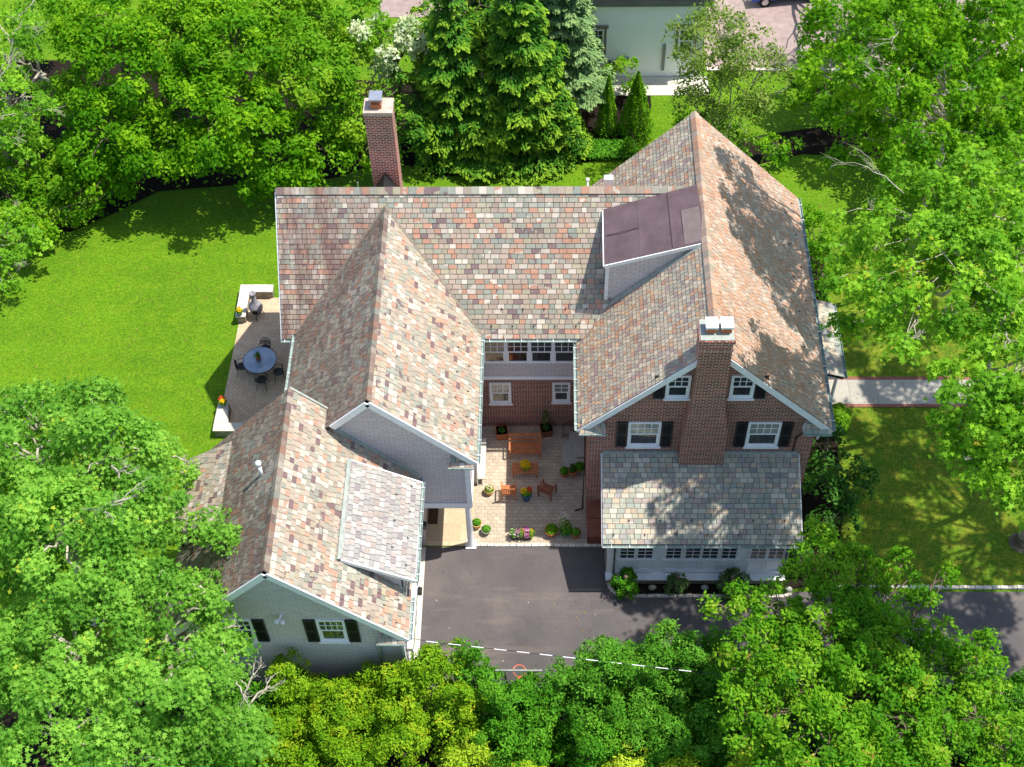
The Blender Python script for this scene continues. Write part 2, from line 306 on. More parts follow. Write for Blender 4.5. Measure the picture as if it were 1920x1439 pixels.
# ------------------------------------------------------------------ mesh helpers
ORG = {}
class MB:
    def __init__(s): s.v = []; s.f = []; s.t = []
    def add(s, vs_, fs, t=None):
        o = len(s.v); s.v += [tuple(map(float, p)) for p in vs_]; s.f += [[i + o for i in f] for f in fs]
        s.t += [t or (0, 0, 0)] * len(fs); return s
    def box(s, x0, x1, y0, y1, z0, z1):
        x0, x1 = sorted((x0, x1)); y0, y1 = sorted((y0, y1)); z0, z1 = sorted((z0, z1))
        return s.add([(x0, y0, z0), (x1, y0, z0), (x1, y1, z0), (x0, y1, z0), (x0, y0, z1), (x1, y0, z1), (x1, y1, z1), (x0, y1, z1)],
                     [(0, 3, 2, 1), (4, 5, 6, 7), (0, 1, 5, 4), (1, 2, 6, 5), (2, 3, 7, 6), (3, 0, 4, 7)])
    def prism(s, poly, d):
        """poly: 3D points of one face, counter-clockwise seen from the side opposite to d; extruded by vector d"""
        n = len(poly); d = Vector(d); a = [Vector(p) for p in poly]; b_ = [p + d for p in a]
        nn = Vector((0, 0, 0))
        for i in range(n): nn += a[i].cross(a[(i + 1) % n])
        f = [tuple(range(n)), tuple(range(2 * n - 1, n - 1, -1))] + [(i, i + n, (i + 1) % n + n, (i + 1) % n) for i in range(n)]
        if nn.dot(d) > 0: f = [tuple(reversed(q)) for q in f]
        return s.add(a + b_, f)
    def bar(s, p0, p1, w_, h_=None, up=(0, 0, 1)):
        h_ = h_ or w_; p0 = Vector(p0); p1 = Vector(p1); d = (p1 - p0).normalized(); u = Vector(up)
        if abs(d.dot(u)) > .98: u = Vector((0, 1, 0))
        x = d.cross(u).normalized() * w_ / 2; y = x.cross(d).normalized() * h_ / 2
        v = [p0 - x - y, p0 + x - y, p0 + x + y, p0 - x + y]
        return s.prism(v, p1 - p0)
    def tube(s, pts, r, n=8, cap=True):
        pts = [Vector(p) for p in pts]; rs = r if isinstance(r, (list, tuple)) else [r] * len(pts)
        vs_ = []; ref = Vector((0, 0, 1))
        for i, p in enumerate(pts):
            d = (pts[min(i + 1, len(pts) - 1)] - pts[max(i - 1, 0)]).normalized()
            if i == 0 and abs(d.dot(ref)) > .95: ref = Vector((1, 0, 0))
            x = d.cross(ref)
            if x.length < 1e-3: x = d.cross(Vector((0, 1, 0)))
            x.normalize(); y = d.cross(x)
            ref = x.cross(d) if False else ref
            for k in range(n):
                a = 2 * math.pi * k / n; vs_.append(p + (x * math.cos(a) + y * math.sin(a)) * rs[i])
        f = []
        for i in range(len(pts) - 1):
            for k in range(n):
                f.append((i * n + k, (i + 1) * n + k, (i + 1) * n + (k + 1) % n, i * n + (k + 1) % n))
        if cap: f += [tuple(range(n)), tuple(range(len(pts) * n - 1, len(pts) * n - n - 1, -1))]
        return s.add(vs_, f)
    def lathe(s, prof, c=(0, 0, 0), n=20):
        vs_ = [(c[0] + r * math.cos(2 * math.pi * k / n), c[1] + r * math.sin(2 * math.pi * k / n), c[2] + z) for r, z in prof for k in range(n)]
        f = [(i * n + k, i * n + (k + 1) % n, (i + 1) * n + (k + 1) % n, (i + 1) * n + k) for i in range(len(prof) - 1) for k in range(n)]
        f += [tuple(reversed(range(n))), tuple(range((len(prof) - 1) * n, len(prof) * n))]
        return s.add(vs_, f)
    def ball(s, c, r, n=10, m=7, jit=0):
        rx, ry, rz = r if isinstance(r, (tuple, list)) else (r, r, r)
        vs_ = []
        for i in range(m + 1):
            a = math.pi * i / m
            for k in range(n):
                j = 1 + random.uniform(-jit, jit)
                vs_.append((c[0] + rx * j * math.sin(a) * math.cos(2 * math.pi * k / n), c[1] + ry * j * math.sin(a) * math.sin(2 * math.pi * k / n), c[2] + rz * j * math.cos(a)))
        f = [(i * n + k, (i + 1) * n + k, (i + 1) * n + (k + 1) % n, i * n + (k + 1) % n) for i in range(m) for k in range(n)]
        return s.add(vs_, f)
    def build(s, name, mat, parent=None, tile=False, smooth=False, bevel=0, world=True):
        off = Vector((0, 0, 0))
        if parent is not None and world:
            off = Vector(ORG.get(parent.name, (0, 0, 0)))
        me = bpy.data.meshes.new(name)
        me.from_pydata([tuple(Vector(v) - off) for v in s.v], [], s.f)
        me.materials.append(MATS[mat])
        autouv(me, off)
        if tile:
            a = me.attributes.new('tile', 'FLOAT_COLOR', 'FACE')
            a.data.foreach_set('color', np.array([list(t) + [1] for t in s.t], dtype=np.float32).ravel())
        if smooth: me.polygons.foreach_set('use_smooth', [True] * len(me.polygons))
        o = bpy.data.objects.new(name, me); C.objects.link(o)
        if parent is not None:
            o.parent = parent; ORG[o.name] = tuple(off)
        if bevel:
            b_ = o.modifiers.new('bevel', 'BEVEL'); b_.width = bevel; b_.segments = 2; b_.limit_method = 'ANGLE'
        return o
def autouv(me, off):
    uv = me.uv_layers.new(name='UV'); n = len(me.loops)
    co = np.empty(len(me.vertices) * 3, np.float32); me.vertices.foreach_get('co', co); co = co.reshape(-1, 3) + np.array(off, np.float32)
    vi = np.empty(n, np.int32); me.loops.foreach_get('vertex_index', vi)
    pn = np.empty(len(me.polygons) * 3, np.float32); me.polygons.foreach_get('normal', pn); pn = pn.reshape(-1, 3)
    lt = np.empty(len(me.polygons), np.int32); me.polygons.foreach_get('loop_total', lt)
    nr = np.repeat(pn, lt, axis=0); p = co[vi]
    h = np.hypot(nr[:, 0], nr[:, 1])
    fl = h < .25
    hx = np.where(fl, 1, -nr[:, 1] / np.maximum(h, 1e-6)); hy = np.where(fl, 0, nr[:, 0] / np.maximum(h, 1e-6))
    tx = np.stack([hx, hy, np.zeros_like(hx)], 1); ty = np.cross(nr, tx)
    ty = np.where(fl[:, None], np.array([[0, 1, 0]]), ty)
    u = np.stack([(p * tx).sum(1), (p * ty).sum(1)], 1).astype(np.float32)
    uv.data.foreach_set('uv', u.ravel())

def thing(name, label, cat, loc=(0, 0, 0), rotz=0, group=None, kind=None):
    o = bpy.data.objects.new(name, None); C.objects.link(o); o.empty_display_size = .2
    o.location = loc; o.rotation_euler = (0, 0, rotz); ORG[o.name] = tuple(loc)
    tag(o, label, cat, group, kind); return o
def tag(o, label=None, cat=None, group=None, kind=None):
    for k, v in (('label', label), ('category', cat), ('group', group), ('kind', kind)):
        if v: o[k] = v
    return o
def structure(name, mb, mat, label=None, cat=None):
    o = mb.build(name, mat); o['kind'] = 'structure'
    tag(o, label, cat); return o
def sheet(poly, z):
    mb = MB(); mb.add([(x, y, z) for x, y in poly], [tuple(range(len(poly)))]); return mb

# ------------------------------------------------------------------ ground and paving
structure('lawn', sheet([(-400, -200), (400, -200), (400, 700), (-400, 700)], 0), 'grass', 'bright green mown lawn around the house', 'lawn')
structure('front_lawn', sheet([(11.0, 27.6), (60, 27.6), (60, 36.45), (12.6, 36.45), (12.3, 34), (12.2, 31), (11.2, 29)], .004), 'grass_dry', 'dappled yellowish lawn right of the house below the path', 'lawn')
structure('front_lawn', sheet([(12.9, 38.16), (60, 38.16), (60, 46), (13.4, 46)], .004), 'grass_dry', 'dappled lawn right of the house above the path', 'lawn')
kc = [(3.1 - .6 + .6 * (1 - math.cos(a)), 27.68 - .6 * math.sin(a)) for a in [i * math.pi / 12 for i in range(7)]]
structure('driveway', sheet([(-5.17, 29.33), (-5.17, 21.9), (60, 20.0), (60, 27.5), (9.95, 27.3), (9.5, 27.02)] + list(reversed(kc)) + [(2.45, 29.33)], .008), 'asphalt', 'worn purple grey asphalt driveway in front of the house', 'driveway')
structure('courtyard_paving', sheet([(-3.6, 29.45), (2.45, 29.45), (2.45, 35.5), (-3.6, 35.5)], .03), 'pavers', 'tan paver courtyard between the wings', 'paving')
structure('porch_floor', sheet([(-5.25, 29.36), (-3.02, 29.36), (-3.02, 32.4), (-5.25, 32.4)], .05), 'porch_stone')
pat = [(-14.45, 35.1), (-14.42, 37.5), (-14.36, 40), (-14.3, 43.1), (-12.9, 43.1), (-12.9, 42.85), (-9.4, 42.85), (-9.4, 32), (-12.0, 34.5)]
structure('patio', sheet(pat, .02), 'patio_pavers', 'tan paver patio on the left of the house', 'patio')
structure('garden_path', sheet([(12.0, 36.62), (60, 36.62), (60, 37.98), (12.0, 37.98)], .02), 'concrete_walk', 'pale concrete path edged with brick leading right from the house', 'path')
bp = MB(); bp.box(12.0, 60, 37.98, 38.14, -.1, .035); bp.box(12.0, 60, 36.46, 36.62, -.1, .035)
structure('path_edging', bp, 'brick_edge')
structure('mulch_bed', sheet([(2.62, 27.7), (9.6, 27.7), (9.7, 27.15), (3.1, 27.15), (2.75, 27.35)], .05), 'mulch')
structure('mulch_bed', sheet([(9.55, 27.35), (10.9, 27.62), (11.6, 28.6), (12.0, 29.5), (12.35, 31), (12.5, 34), (12.9, 36.4), (10.3, 36.4), (10.3, 31), (9.55, 30.9)], .02), 'mulch')
structure('mulch_bed', sheet([(10.5, 38.2), (12.9, 38.2), (13.3, 46), (10.5, 47)], .02), 'mulch')
def mound(pts, z): return sheet(pts, z)
structure('mulch_bed', sheet([(-40, 46), (-24, 46.8), (-21.5, 48.4), (-19.6, 49.9), (-16, 50.3), (-12.5, 50.4), (-10.5, 50.9), (-9.2, 51.6), (-7, 51.7), (-6.0, 50.9), (-2, 51.0), (1, 51.6), (4.5, 52.6), (5.5, 56), (5.5, 57.9), (-8, 58), (-24, 60), (-40, 60)], .012), 'mulch')
structure('mulch_bed', sheet([(9.0, 51.3), (10.5, 51.6), (13, 52.4), (18, 52.0), (22, 50), (40, 50), (40, 55), (14, 54.4), (10, 53.6)], .012), 'mulch')
structure('mulch_bed', sheet([(-22, 8), (60, 8), (60, 21.5), (20, 23.2), (9, 23.4), (2, 22.9), (-5.2, 22.0), (-5.2, 22.6), (-22, 22.6)], .011), 'mulch')
structure('gravel_drive', sheet([(8.6, 59.0), (34, 58.6), (34, 76), (8.6, 76)], .02), 'gravel', 'pinkish grey gravel drive behind the back trees', 'drive')
structure('terrace', sheet([(3.0, 56.9), (8.6, 56.9), (8.6, 58.38), (2.0, 58.38)], .015), 'limestone', 'pale paving strip along the white house, widened to bounce light onto its wall', 'paving')  # real strip, enlarged to throw light back onto the white wall
structure('gravel_drive', sheet([(-9.5, 63.5), (-1, 63.5), (-1, 80), (-9.5, 80)], .02), 'gravel')

def stones(name, path, label, size=.3, gap=.02, w_=.13, h_=.1, group=None):
    t = thing(name, label, 'kerb', (path[0][0], path[0][1], 0))
    mb = MB(); acc = 0
    P_ = [Vector((x, y, 0)) for x, y in path]
    for a, b_ in zip(P_[:-1], P_[1:]):
        L = (b_ - a).length; n = max(1, round(L / size)); d = (b_ - a) / n
        for i in range(n):
            p = a + d * i; q = a + d * (i + 1); g = (q - p).normalized() * gap / 2
            hh = h_ * random.uniform(.85, 1.15); ww = w_ * random.uniform(.9, 1.1)
            mb.bar(p + g + Vector((0, 0, hh / 2 - .02)), q - g + Vector((0, 0, hh / 2 - .02)), ww, hh)
    o = mb.build('stones', 'kerb_stone', t, bevel=.015)
stones('stone_kerb', [(-3.05, 29.4), (2.4, 29.4)], 'row of pale stone blocks between courtyard and driveway', .3)
stones('stone_kerb', [(2.5, 27.9)] + kc[:] + [(9.5, 27.08), (9.8, 27.2)], 'curved pale stone edging round the planting bed below the sunroom', .3)
stones('stone_kerb', [(10.9, 27.5), (60, 27.5)], 'long row of white stone blocks between right lawn and driveway', .33, h_=.14, w_=.14)
stones('stone_kerb', [(8.6, 58.9), (34, 58.5)], 'pale kerb along the gravel drive behind the trees', .8, h_=.14, w_=.2)

# ------------------------------------------------------------------ slate roof slopes
def clip(poly, x0, x1, axis):
    out = []
    for sgn, lim in ((1, x0), (-1, x1)):
        out = []
        for i in range(len(poly)):
            a, b_ = poly[i], poly[(i + 1) % len(poly)]
            fa, fb = sgn * (a[axis] - lim), sgn * (b_[axis] - lim)
            if fa >= 0: out.append(a)
            if (fa >= 0) != (fb >= 0):
                t = fa / (fa - fb); out.append((a[0] + (b_[0] - a[0]) * t, a[1] + (b_[1] - a[1]) * t))
        poly = out
        if not poly: return []
    return poly
def slope(name, corners, mat, parent, wmin=.2, wmax=.38, expo=.2, thick=.14, under=None, rough=.006):
    """corners: planar convex polygon in world space, first edge is the eave. Lays random-width slates in courses."""
    P_ = [Vector(c) for c in corners]
    nrm = Vector((0, 0, 0))
    for i in range(len(P_)): nrm += P_[i].cross(P_[(i + 1) % len(P_)])
    nrm.normalize()
    if nrm.z < 0: nrm = -nrm
    h = Vector((0, 0, 1)) - nrm * nrm.z; up = h.normalized(); u = up.cross(nrm).normalized()
    o = P_[0]
    poly = [((p - o).dot(u), (p - o).dot(up)) for p in P_]
    ar = sum(poly[i][0] * poly[(i + 1) % len(poly)][1] - poly[(i + 1) % len(poly)][0] * poly[i][1] for i in range(len(poly)))
    if ar < 0: poly.reverse()
    W3 = lambda a, b_, n_: o + u * a + up * b_ + nrm * n_
    mb = MB()
    base = [W3(a, b_, 0) for a, b_ in poly]; low = [p - nrm * thick for p in base]; n = len(poly)
    mb.add(base + low, [tuple(range(n)), tuple(range(2 * n - 1, n - 1, -1))] + [(i, i + n, (i + 1) % n + n, (i + 1) % n) for i in range(n)], (0, 0, 1))
    v0 = min(p[1] for p in poly); v1 = max(p[1] for p in poly); u0 = min(p[0] for p in poly); u1 = max(p[0] for p in poly)
    v = v0; g = .009
    while v < v1:
        x = u0 - random.uniform(0, wmax)
        while x < u1:
            wd = random.uniform(wmin, wmax)
            q = clip(clip(poly, x + g, x + wd - g, 0), v + .012, min(v + expo, v1), 1) if True else None
            if len(q) >= 3:
                jr = random.uniform(-rough, rough); tl = random.uniform(-.006, .006); xc = x + wd / 2
                t = (random.random(), random.random(), 0)
                top = [W3(a, b_, .012 + .020 * (1 - (b_ - v) / expo) + jr * .5 + tl * (a - xc) / wd) for a, b_ in q]
                bot = [W3(a, b_, -.002) for a, b_ in q]; k = len(q)
                mb.add(top + bot, [tuple(range(k))] + [(i, i + k, (i + 1) % k + k, (i + 1) % k) for i in range(k)], t)
            x += wd
        v += expo
    return mb.build(name, mat, parent, tile=True)
def slates_on(parent, rect): pass

HOUSE = thing('brick_house', 'large L shaped brick and shingle house with multicoloured slate roofs and two chimneys', 'house', (0, 33, 0))
H = HOUSE
# --- walls
def wall(mb, name, mat, label=None, parent=None):
    o = mb.build(name, mat, parent or H)
    if label: o['label'] = label
    return o
# right brick wing
w1 = MB()
w1.prism([(1.64, 30.99, 0), (10.32, 30.99, 0), (10.32, 30.99, 6.75), (6.0, 30.99, 11.15), (1.64, 30.99, 6.75)], (0, .3, 0))
w1.prism([(1.64, 42.5, 0), (10.32, 42.5, 0), (10.32, 42.5, 6.75), (6.0, 42.5, 11.15), (1.64, 42.5, 6.75)], (0, .3, 0))
w1.box(1.64, 1.94, 31.29, 42.5, 0, 6.5); w1.box(10.02, 10.32, 31.29, 42.5, 0, 6.5)
wall(w1, 'wall', 'brick', 'brick gable wall of the right wing')
# main block
w2 = MB(); w2.box(-10.2, 1.62, 35.42, 35.7, 0, 3.5); w2.box(-10.2, -9.9, 35.7, 42.0, 0, 6.6); w2.box(-9.9, 1.62, 41.7, 42.0, 0, 6.6)
w2.prism([(-10.2, 35.45, 6.6), (-10.2, 42.0, 6.6), (-10.2, 38.75, 10.7)], (.3, 0, 0))
wall(w2, 'wall', 'brick')
w3 = MB(); w3.box(-10.2, 1.62, 35.36, 35.7, 3.62, 6.6)
wall(w3, 'wall', 'siding', 'grey shingle upper wall above the courtyard')
t1 = MB(); t1.box(-2.95, 1.62, 35.33, 35.5, 3.5, 3.66); t1.box(-2.95, 1.62, 35.3, 35.5, 3.66, 3.72); t1.box(-2.95, -2.8, 35.33, 35.5, 3.72, 6.6)
t1.box(1.45, 1.6, 35.33, 35.5, 3.72, 6.6)
t1.build('trim', 'offwhite_paint', H)
# middle wing
mw = MB()
mw.prism([(-9.6, 29.2, 3.55), (-2.97, 29.2, 3.55), (-2.97, 29.2, 7.2), (-6.29, 29.2, 10.6), (-9.6, 29.2, 7.2)], (0, .25, 0))
mw.box(-3.2, -2.97, 29.45, 35.4, 3.55, 6.9); mw.box(-9.7, -9.45, 29.45, 35.4, 0, 6.9); mw.box(-5.2, -5.0, 29.45, 32.4, 0, 3.5)
mw.box(-5.2, -2.97, 32.4, 32.6, 0, 3.5); mw.box(-3.2, -2.97, 32.6, 35.4, 0, 3.55)
wall(mw, 'wall', 'siding', 'grey shingle gable wall of the middle wing')
# garage
gw = MB()
gw.prism([(-13.15, 22.65, 0), (-5.2, 22.65, 0), (-5.2, 22.65, 5.7), (-9.18, 22.65, 10.0), (-13.15, 22.65, 5.7)], (0, .25, 0))
gw.box(-13.15, -12.9, 22.9, 29.6, 0, 5.6)
gw.prism([(-13.15, 29.45, 0), (-5.2, 29.45, 0), (-5.2, 29.45, 5.7), (-9.18, 29.45, 10.0), (-13.15, 29.45, 5.7)], (0, .2, 0))
gw.box(-5.45, -5.2, 22.9, 29.3, 2.6, 5.6)
for y0, y1 in ((22.9, 23.25), (25.75, 26.2), (28.75, 29.3)): gw.box(-5.45, -5.2, y0, y1, 0, 2.6)
wall(gw, 'wall', 'siding', 'grey shingle gable wall of the garage wing')
for y0, y1 in ((23.25, 25.75), (26.2, 28.75)):
    d = MB(); d.box(-5.4, -5.32, y0, y1, 0, 2.6)
    for k in range(4):
        for j in range(4):
            yy = y0 + .08 + k * (y1 - y0 - .1) / 4
            d.box(-5.32, -5.295, yy, yy + (y1 - y0) / 4 - .12, .12 + j * .62, .12 + j * .62 + .5)
    d.build('garage_door', 'white_paint', H)
tr = MB()
for y0, y1 in ((23.25, 25.75), (26.2, 28.75)):
    tr.box(-5.2, -5.14, y0 - .14, y0, 0, 2.7); tr.box(-5.2, -5.14, y1, y1 + .14, 0, 2.7); tr.box(-5.2, -5.13, y0 - .14, y1 + .14, 2.7, 2.86)
tr.box(-5.22, -5.12, 22.62, 22.8, 0, 5.6)
tr.build('trim', 'white_paint', H)
for yy in (24.5, 27.5):      # small braced hoods over the doors
    hd = MB(); hd.prism([(-5.14, yy - 1.35, 2.95), (-5.14, yy + 1.35, 2.95), (-5.14, yy + 1.35, 3.2), (-5.14, yy - 1.35, 3.2)], (.22, 0, 0))
    hd.bar((-5.0, yy - 1.3, 2.2), (-4.93, yy - 1.3, 3.0), .07); hd.bar((-5.0, yy + 1.3, 2.2), (-4.93, yy + 1.3, 3.0), .07)
    hd.build('door_hood', 'white_paint', H)
ap = MB(); ap.box(-5.2, -4.98, 22.3, 29.3, -.05, .03)
structure('apron', ap, 'limestone', 'pale stone strip along the garage doors', 'strip')
# sunroom
sr = MB(); sr.box(2.45, 9.45, 27.95, 28.15, .42, 2.95); sr.box(2.45, 2.65, 28.15, 30.97, .42, 2.95); sr.box(9.25, 9.45, 28.15, 30.97, .42, 2.95)
sr.prism([(2.45, 28.15, 2.95), (2.45, 30.97, 2.95), (2.45, 30.97, 4.3)], (.2, 0, 0))
sr.prism([(9.25, 28.15, 2.95), (9.25, 30.97, 2.95), (9.25, 30.97, 4.3)], (.2, 0, 0))
wall(sr, 'wall', 'offwhite_paint', 'white panelled sunroom wall')
sb = MB(); sb.box(2.38, 9.52, 27.62, 30.97, 0, .38); sb.build('stone_base', 'stone_wall', H)
sw = MB(); sw.prism([(2.36, 27.58, .38), (2.36, 27.94, .38), (2.36, 27.94, .46), (2.36, 27.58, .42)], (7.18, 0, 0))
X = lambda px: 2.91 + (px - 1164) * .02155
groups = [[(1164, 1189), (1196, 1222)], [(1248, 1274), (1283, 1309), (1314, 1341), (1349, 1375)], [(1402, 1428), (1434, 1460)]]
for gp in groups:
    a, b_ = X(gp[0][0]) - .13, X(gp[-1][1]) + .13
    sw.box(a, b_, 27.88, 27.95, 1.42, 1.5)
    sw.box(a + .05, b_ - .05, 27.87, 27.95, .46, .62)
    n = max(1, len(gp) // 2 * 2); ws = (b_ - a) / n
    for k in range(n):
        x0 = a + k * ws + .07; x1 = a + (k + 1) * ws - .07
        sw.box(x0, x1, 27.92, 27.95, 1.28, 1.33); sw.box(x0, x1, 27.92, 27.95, .66, .71); sw.box(x0, x0 + .05, 27.92, 27.95, .71, 1.28); sw.box(x1 - .05, x1, 27.92, 27.95, .71, 1.28)
sw.box(2.4, 2.62, 27.88, 27.95, .4, 2.9); sw.box(9.3, 9.5, 27.88, 27.95, .4, 2.9); pass
sw.box(2.4, 9.5, 27.9, 27.95, 2.6, 2.95)
sw.build('trim', 'white_paint', H)

def window(x0, x1, z0, z1, y, lites=(3, 2), gmat='glass', lower=True, shut=0, sill=.08, casing=.1, shutw=.42, par=None, lowsplit=.5, topmat=None):
    """a window set in a wall that faces the driveway (towards -Y)"""
    f = MB(); c_ = casing; fy = y - .05
    f.box(x0, x0 + c_, fy, y + .05, z0, z1); f.box(x1 - c_, x1, fy, y + .05, z0, z1); f.box(x0 + c_, x1 - c_, fy, y + .05, z1 - c_, z1)
    f.box(x0 + c_, x1 - c_, fy, y + .05, z0, z0 + c_)
    i0, i1, j0, j1 = x0 + c_, x1 - c_, z0 + c_, z1 - c_
    mid = j0 + (j1 - j0) * lowsplit if lower else j0
    s_ = .035
    if lower:
        f.box(i0, i1, fy + .015, y + .02, mid - s_, mid + s_)
        f.box(i0, i0 + .04, fy + .02, y, j0, mid - s_); f.box(i1 - .04, i1, fy + .02, y, j0, mid - s_); f.box(i0 + .04, i1 - .04, fy + .02, y, j0, j0 + .05)
    top0 = mid + s_ if lower else j0
    for k in range(1, lites[0]):
        xx = i0 + (i1 - i0) * k / lites[0]; f.box(xx - .014, xx + .014, fy + .02, y + .0, top0, j1)
    for k in range(1, lites[1]):
        zz = top0 + (j1 - top0) * k / lites[1]; f.box(i0, i1, fy + .023, y - .003, zz - .014, zz + .014)
    o = f.build('window', 'white_paint', par or H)
    if lower:
        g_ = MB(); g_.box(i0, i1, y - .012, y + .03, j0, mid); g_.build('pane', gmat, o)
        g_ = MB(); g_.box(i0, i1, y - .014, y + .03, mid + .002, j1); g_.build('pane', topmat or gmat, o)
    else:
        g_ = MB(); g_.box(i0, i1, y - .012, y + .03, j0, j1); g_.build('pane', gmat, o)
    if sill:
        sm = MB(); sm.box(x0 - .05, x1 + .05, y - .12, y - .05, z0 - sill, z0 + .015); sm.build('sill', 'white_paint', o)
    for sd in ([-1, 1] if shut == 2 else ([shut] if shut else [])):
        a = x0 - shutw - .02 if sd < 0 else x1 + .02
        sh_ = MB(); fr = .06
        sh_.box(a, a + shutw, y - .06, y - .03, z0 - .02, z1 + .02)
        for (p, q) in ((z0 + .06, (z0 + z1) / 2 - .05), ((z0 + z1) / 2 + .05, z1 - .06)):
            n = int((q - p) / .05)
            for i in range(n):
                zz = p + (q - p) * i / n; sh_.prism([(a + fr, y - .062, zz), (a + shutw - fr, y - .062, zz), (a + shutw - fr, y - .078, zz + .012), (a + fr, y - .078, zz + .012)], (0, 0, .022))
        sh_.box(a, a + fr, y - .08, y - .06, z0 - .02, z1 + .02); sh_.box(a + shutw - fr, a + shutw, y - .08, y - .06, z0 - .02, z1 + .02)
        sh_.box(a + fr, a + shutw - fr, y - .08, y - .06, z1 - .06, z1 + .02); sh_.box(a + fr, a + shutw - fr, y - .08, y - .06, z0 - .02, z0 + .06)
        sh_.box(a + fr, a + shutw - fr, y - .08, y - .06, (z0 + z1) / 2 - .05, (z0 + z1) / 2 + .05)
        sh_.build('shutter', 'black_paint', par or H)
    return o
for gp in groups:
    for a, b_ in gp:
        window(X(a) - .06, X(b_) + .06, 1.5, 2.42, 27.95, (2, 3), 'glass', False, sill=0, casing=.06)
window(3.12, 4.38, 5.0, 6.58, 30.99, (4, 2), 'glass', shut=2, topmat='glass_blind')
window(7.68, 8.95, 5.0, 6.58, 30.99, (4, 2), 'glass', shut=2, topmat='glass_blind')
window(4.38, 5.28, 8.15, 9.5, 30.99, (3, 2), 'glass', shut=-1)
window(6.74, 7.64, 8.15, 9.5, 30.99, (3, 2), 'glass', shut=1)
for k in range(4):
    x0 = -2.62 + k * .96
    window(x0, x0 + .965 - .004, 4.66, 6.12, 35.34, (3, 2), 'glass_warm' if k < 2 else 'glass', sill=0 if k else 0, casing=.075, topmat='glass_warm' if k < 2 else 'glass')
window(-2.42, -1.5, 1.78, 3.2, 35.42, (3, 2), 'glass', topmat='glass_blind', sill=.06)
window(.24, 1.0, 1.88, 3.2, 35.42, (2, 2), 'glass', topmat='glass_blind', sill=.06)
for x0, x1, z0 in ((-2.44, -1.48, 1.6), (.22, 1.02, 1.7), (3.1, 4.4, 4.8), (7.66, 8.97, 4.8)):
    yy = 35.42 if z0 < 3 else 30.99
    bs = MB(); n = int((x1 - x0) / .085)
    for i in range(n):
        xx = x0 + (x1 - x0) * i / n; bs.box(xx + .006, xx + (x1 - x0) / n - .006, yy - .05, yy, z0, z0 + .11)
    bs.build('brick_sill', 'brick_old', H)
window(-8.05, -7.04, 4.85, 6.42, 22.65, (4, 2), 'glass', shut=2)
window(-11.32, -10.3, 4.85, 6.42, 22.65, (4, 2), 'glass', shut=2)
# --- roofs
S = 1.182
roof = slope('roof', [(-10.55, 34.9, 6.75), (1.5, 34.9, 6.75), (5.6, 38.75, 11.3), (-10.55, 38.75, 11.3)], 'slate_mixed', H, .2, .38, .2)
slope('roof', [(-10.55, 42.6, 6.75), (1.5, 42.6, 6.75), (5.6, 38.76, 11.3), (-10.55, 38.76, 11.3)], 'slate_mixed', H)
# weathered moor-brown patch at the west end is its own darker slope of slates
slope('roof', [(1.2, 30.7, 6.5), (1.2, 42.9, 6.5), (5.98, 42.9, 11.42), (5.98, 30.7, 11.42)], 'slate_olive', H, .14, .24, .19)
re = slope('roof', [(10.8, 30.7, 6.5), (10.8, 42.9, 6.5), (5.98, 42.9, 11.42), (5.98, 30.7, 11.42)], 'slate_orange', H, .14, .24, .19)
rmE = slope('roof', [(-2.6, 28.9, 6.95), (-2.6, 35.0, 6.95), (-6.29, 38.3, 10.78), (-6.29, 28.9, 10.78)], 'slate_bright', H, .17, .32, .2)
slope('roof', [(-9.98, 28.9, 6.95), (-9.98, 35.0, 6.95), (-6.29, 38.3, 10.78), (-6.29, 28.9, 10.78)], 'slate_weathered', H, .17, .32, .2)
gz = lambda x: 10.3 - 1.085 * abs(x + 9.18)
rgE = slope('roof', [(-4.85, 22.35, gz(-4.85)), (-4.85, 29.17, gz(-4.85)), (-7.95, 29.17, gz(-7.95)), (-7.95, 22.35, gz(-7.95))], 'slate_bright', H, .17, .32, .2)
slope('roof', [(-7.95, 22.35, gz(-7.95)), (-7.95, 29.75, gz(-7.95)), (-9.18, 29.75, 10.3), (-9.18, 22.35, 10.3)], 'slate_bright', H, .17, .32, .2)
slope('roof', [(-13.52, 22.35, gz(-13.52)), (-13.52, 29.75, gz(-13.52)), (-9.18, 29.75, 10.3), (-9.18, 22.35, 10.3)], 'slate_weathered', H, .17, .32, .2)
sro = slope('roof', [(2.18, 27.68, 3.03), (9.85, 27.68, 3.03), (9.85, 31.0, 4.55), (2.18, 31.0, 4.55)], 'slate_green', H, .22, .34, .2)
# sunroom edge boards
fb = MB()
def rake(mb, a, b_, y0=-.06, w_=.06, h_=.2):
    mb.bar(Vector(a) + Vector((0, 0, -.14)), Vector(b_) + Vector((0, 0, -.14)), w_, h_)
rk = MB()
rake(rk, (1.22, 30.68, 6.46), (5.98, 30.68, 11.36), h_=.24); rake(rk, (10.78, 30.68, 6.46), (5.98, 30.68, 11.36), h_=.24)
rk.build('rake_board', 'white_paint', H)
rk = MB(); rake(rk, (-2.62, 28.87, 6.93), (-6.29, 28.87, 10.74), h_=.26); rake(rk, (-7.7, 28.87, 9.3), (-6.29, 28.87, 10.74), h_=.26); rk.build('rake_board', 'white_paint', H)
rk = MB(); rake(rk, (-4.88, 22.32, 5.58), (-9.18, 22.32, 10.25), h_=.26); rake(rk, (-13.5, 22.32, 5.58), (-9.18, 22.32, 10.25), h_=.26); rk.build('rake_board', 'white_paint', H)
rk = MB(); rake(rk, (-10.58, 34.95, 6.75), (-10.58, 38.75, 11.27), h_=.2); rake(rk, (-10.58, 42.5, 6.75), (-10.58, 38.75, 11.27), h_=.2); rk.build('rake_board', 'white_paint', H)
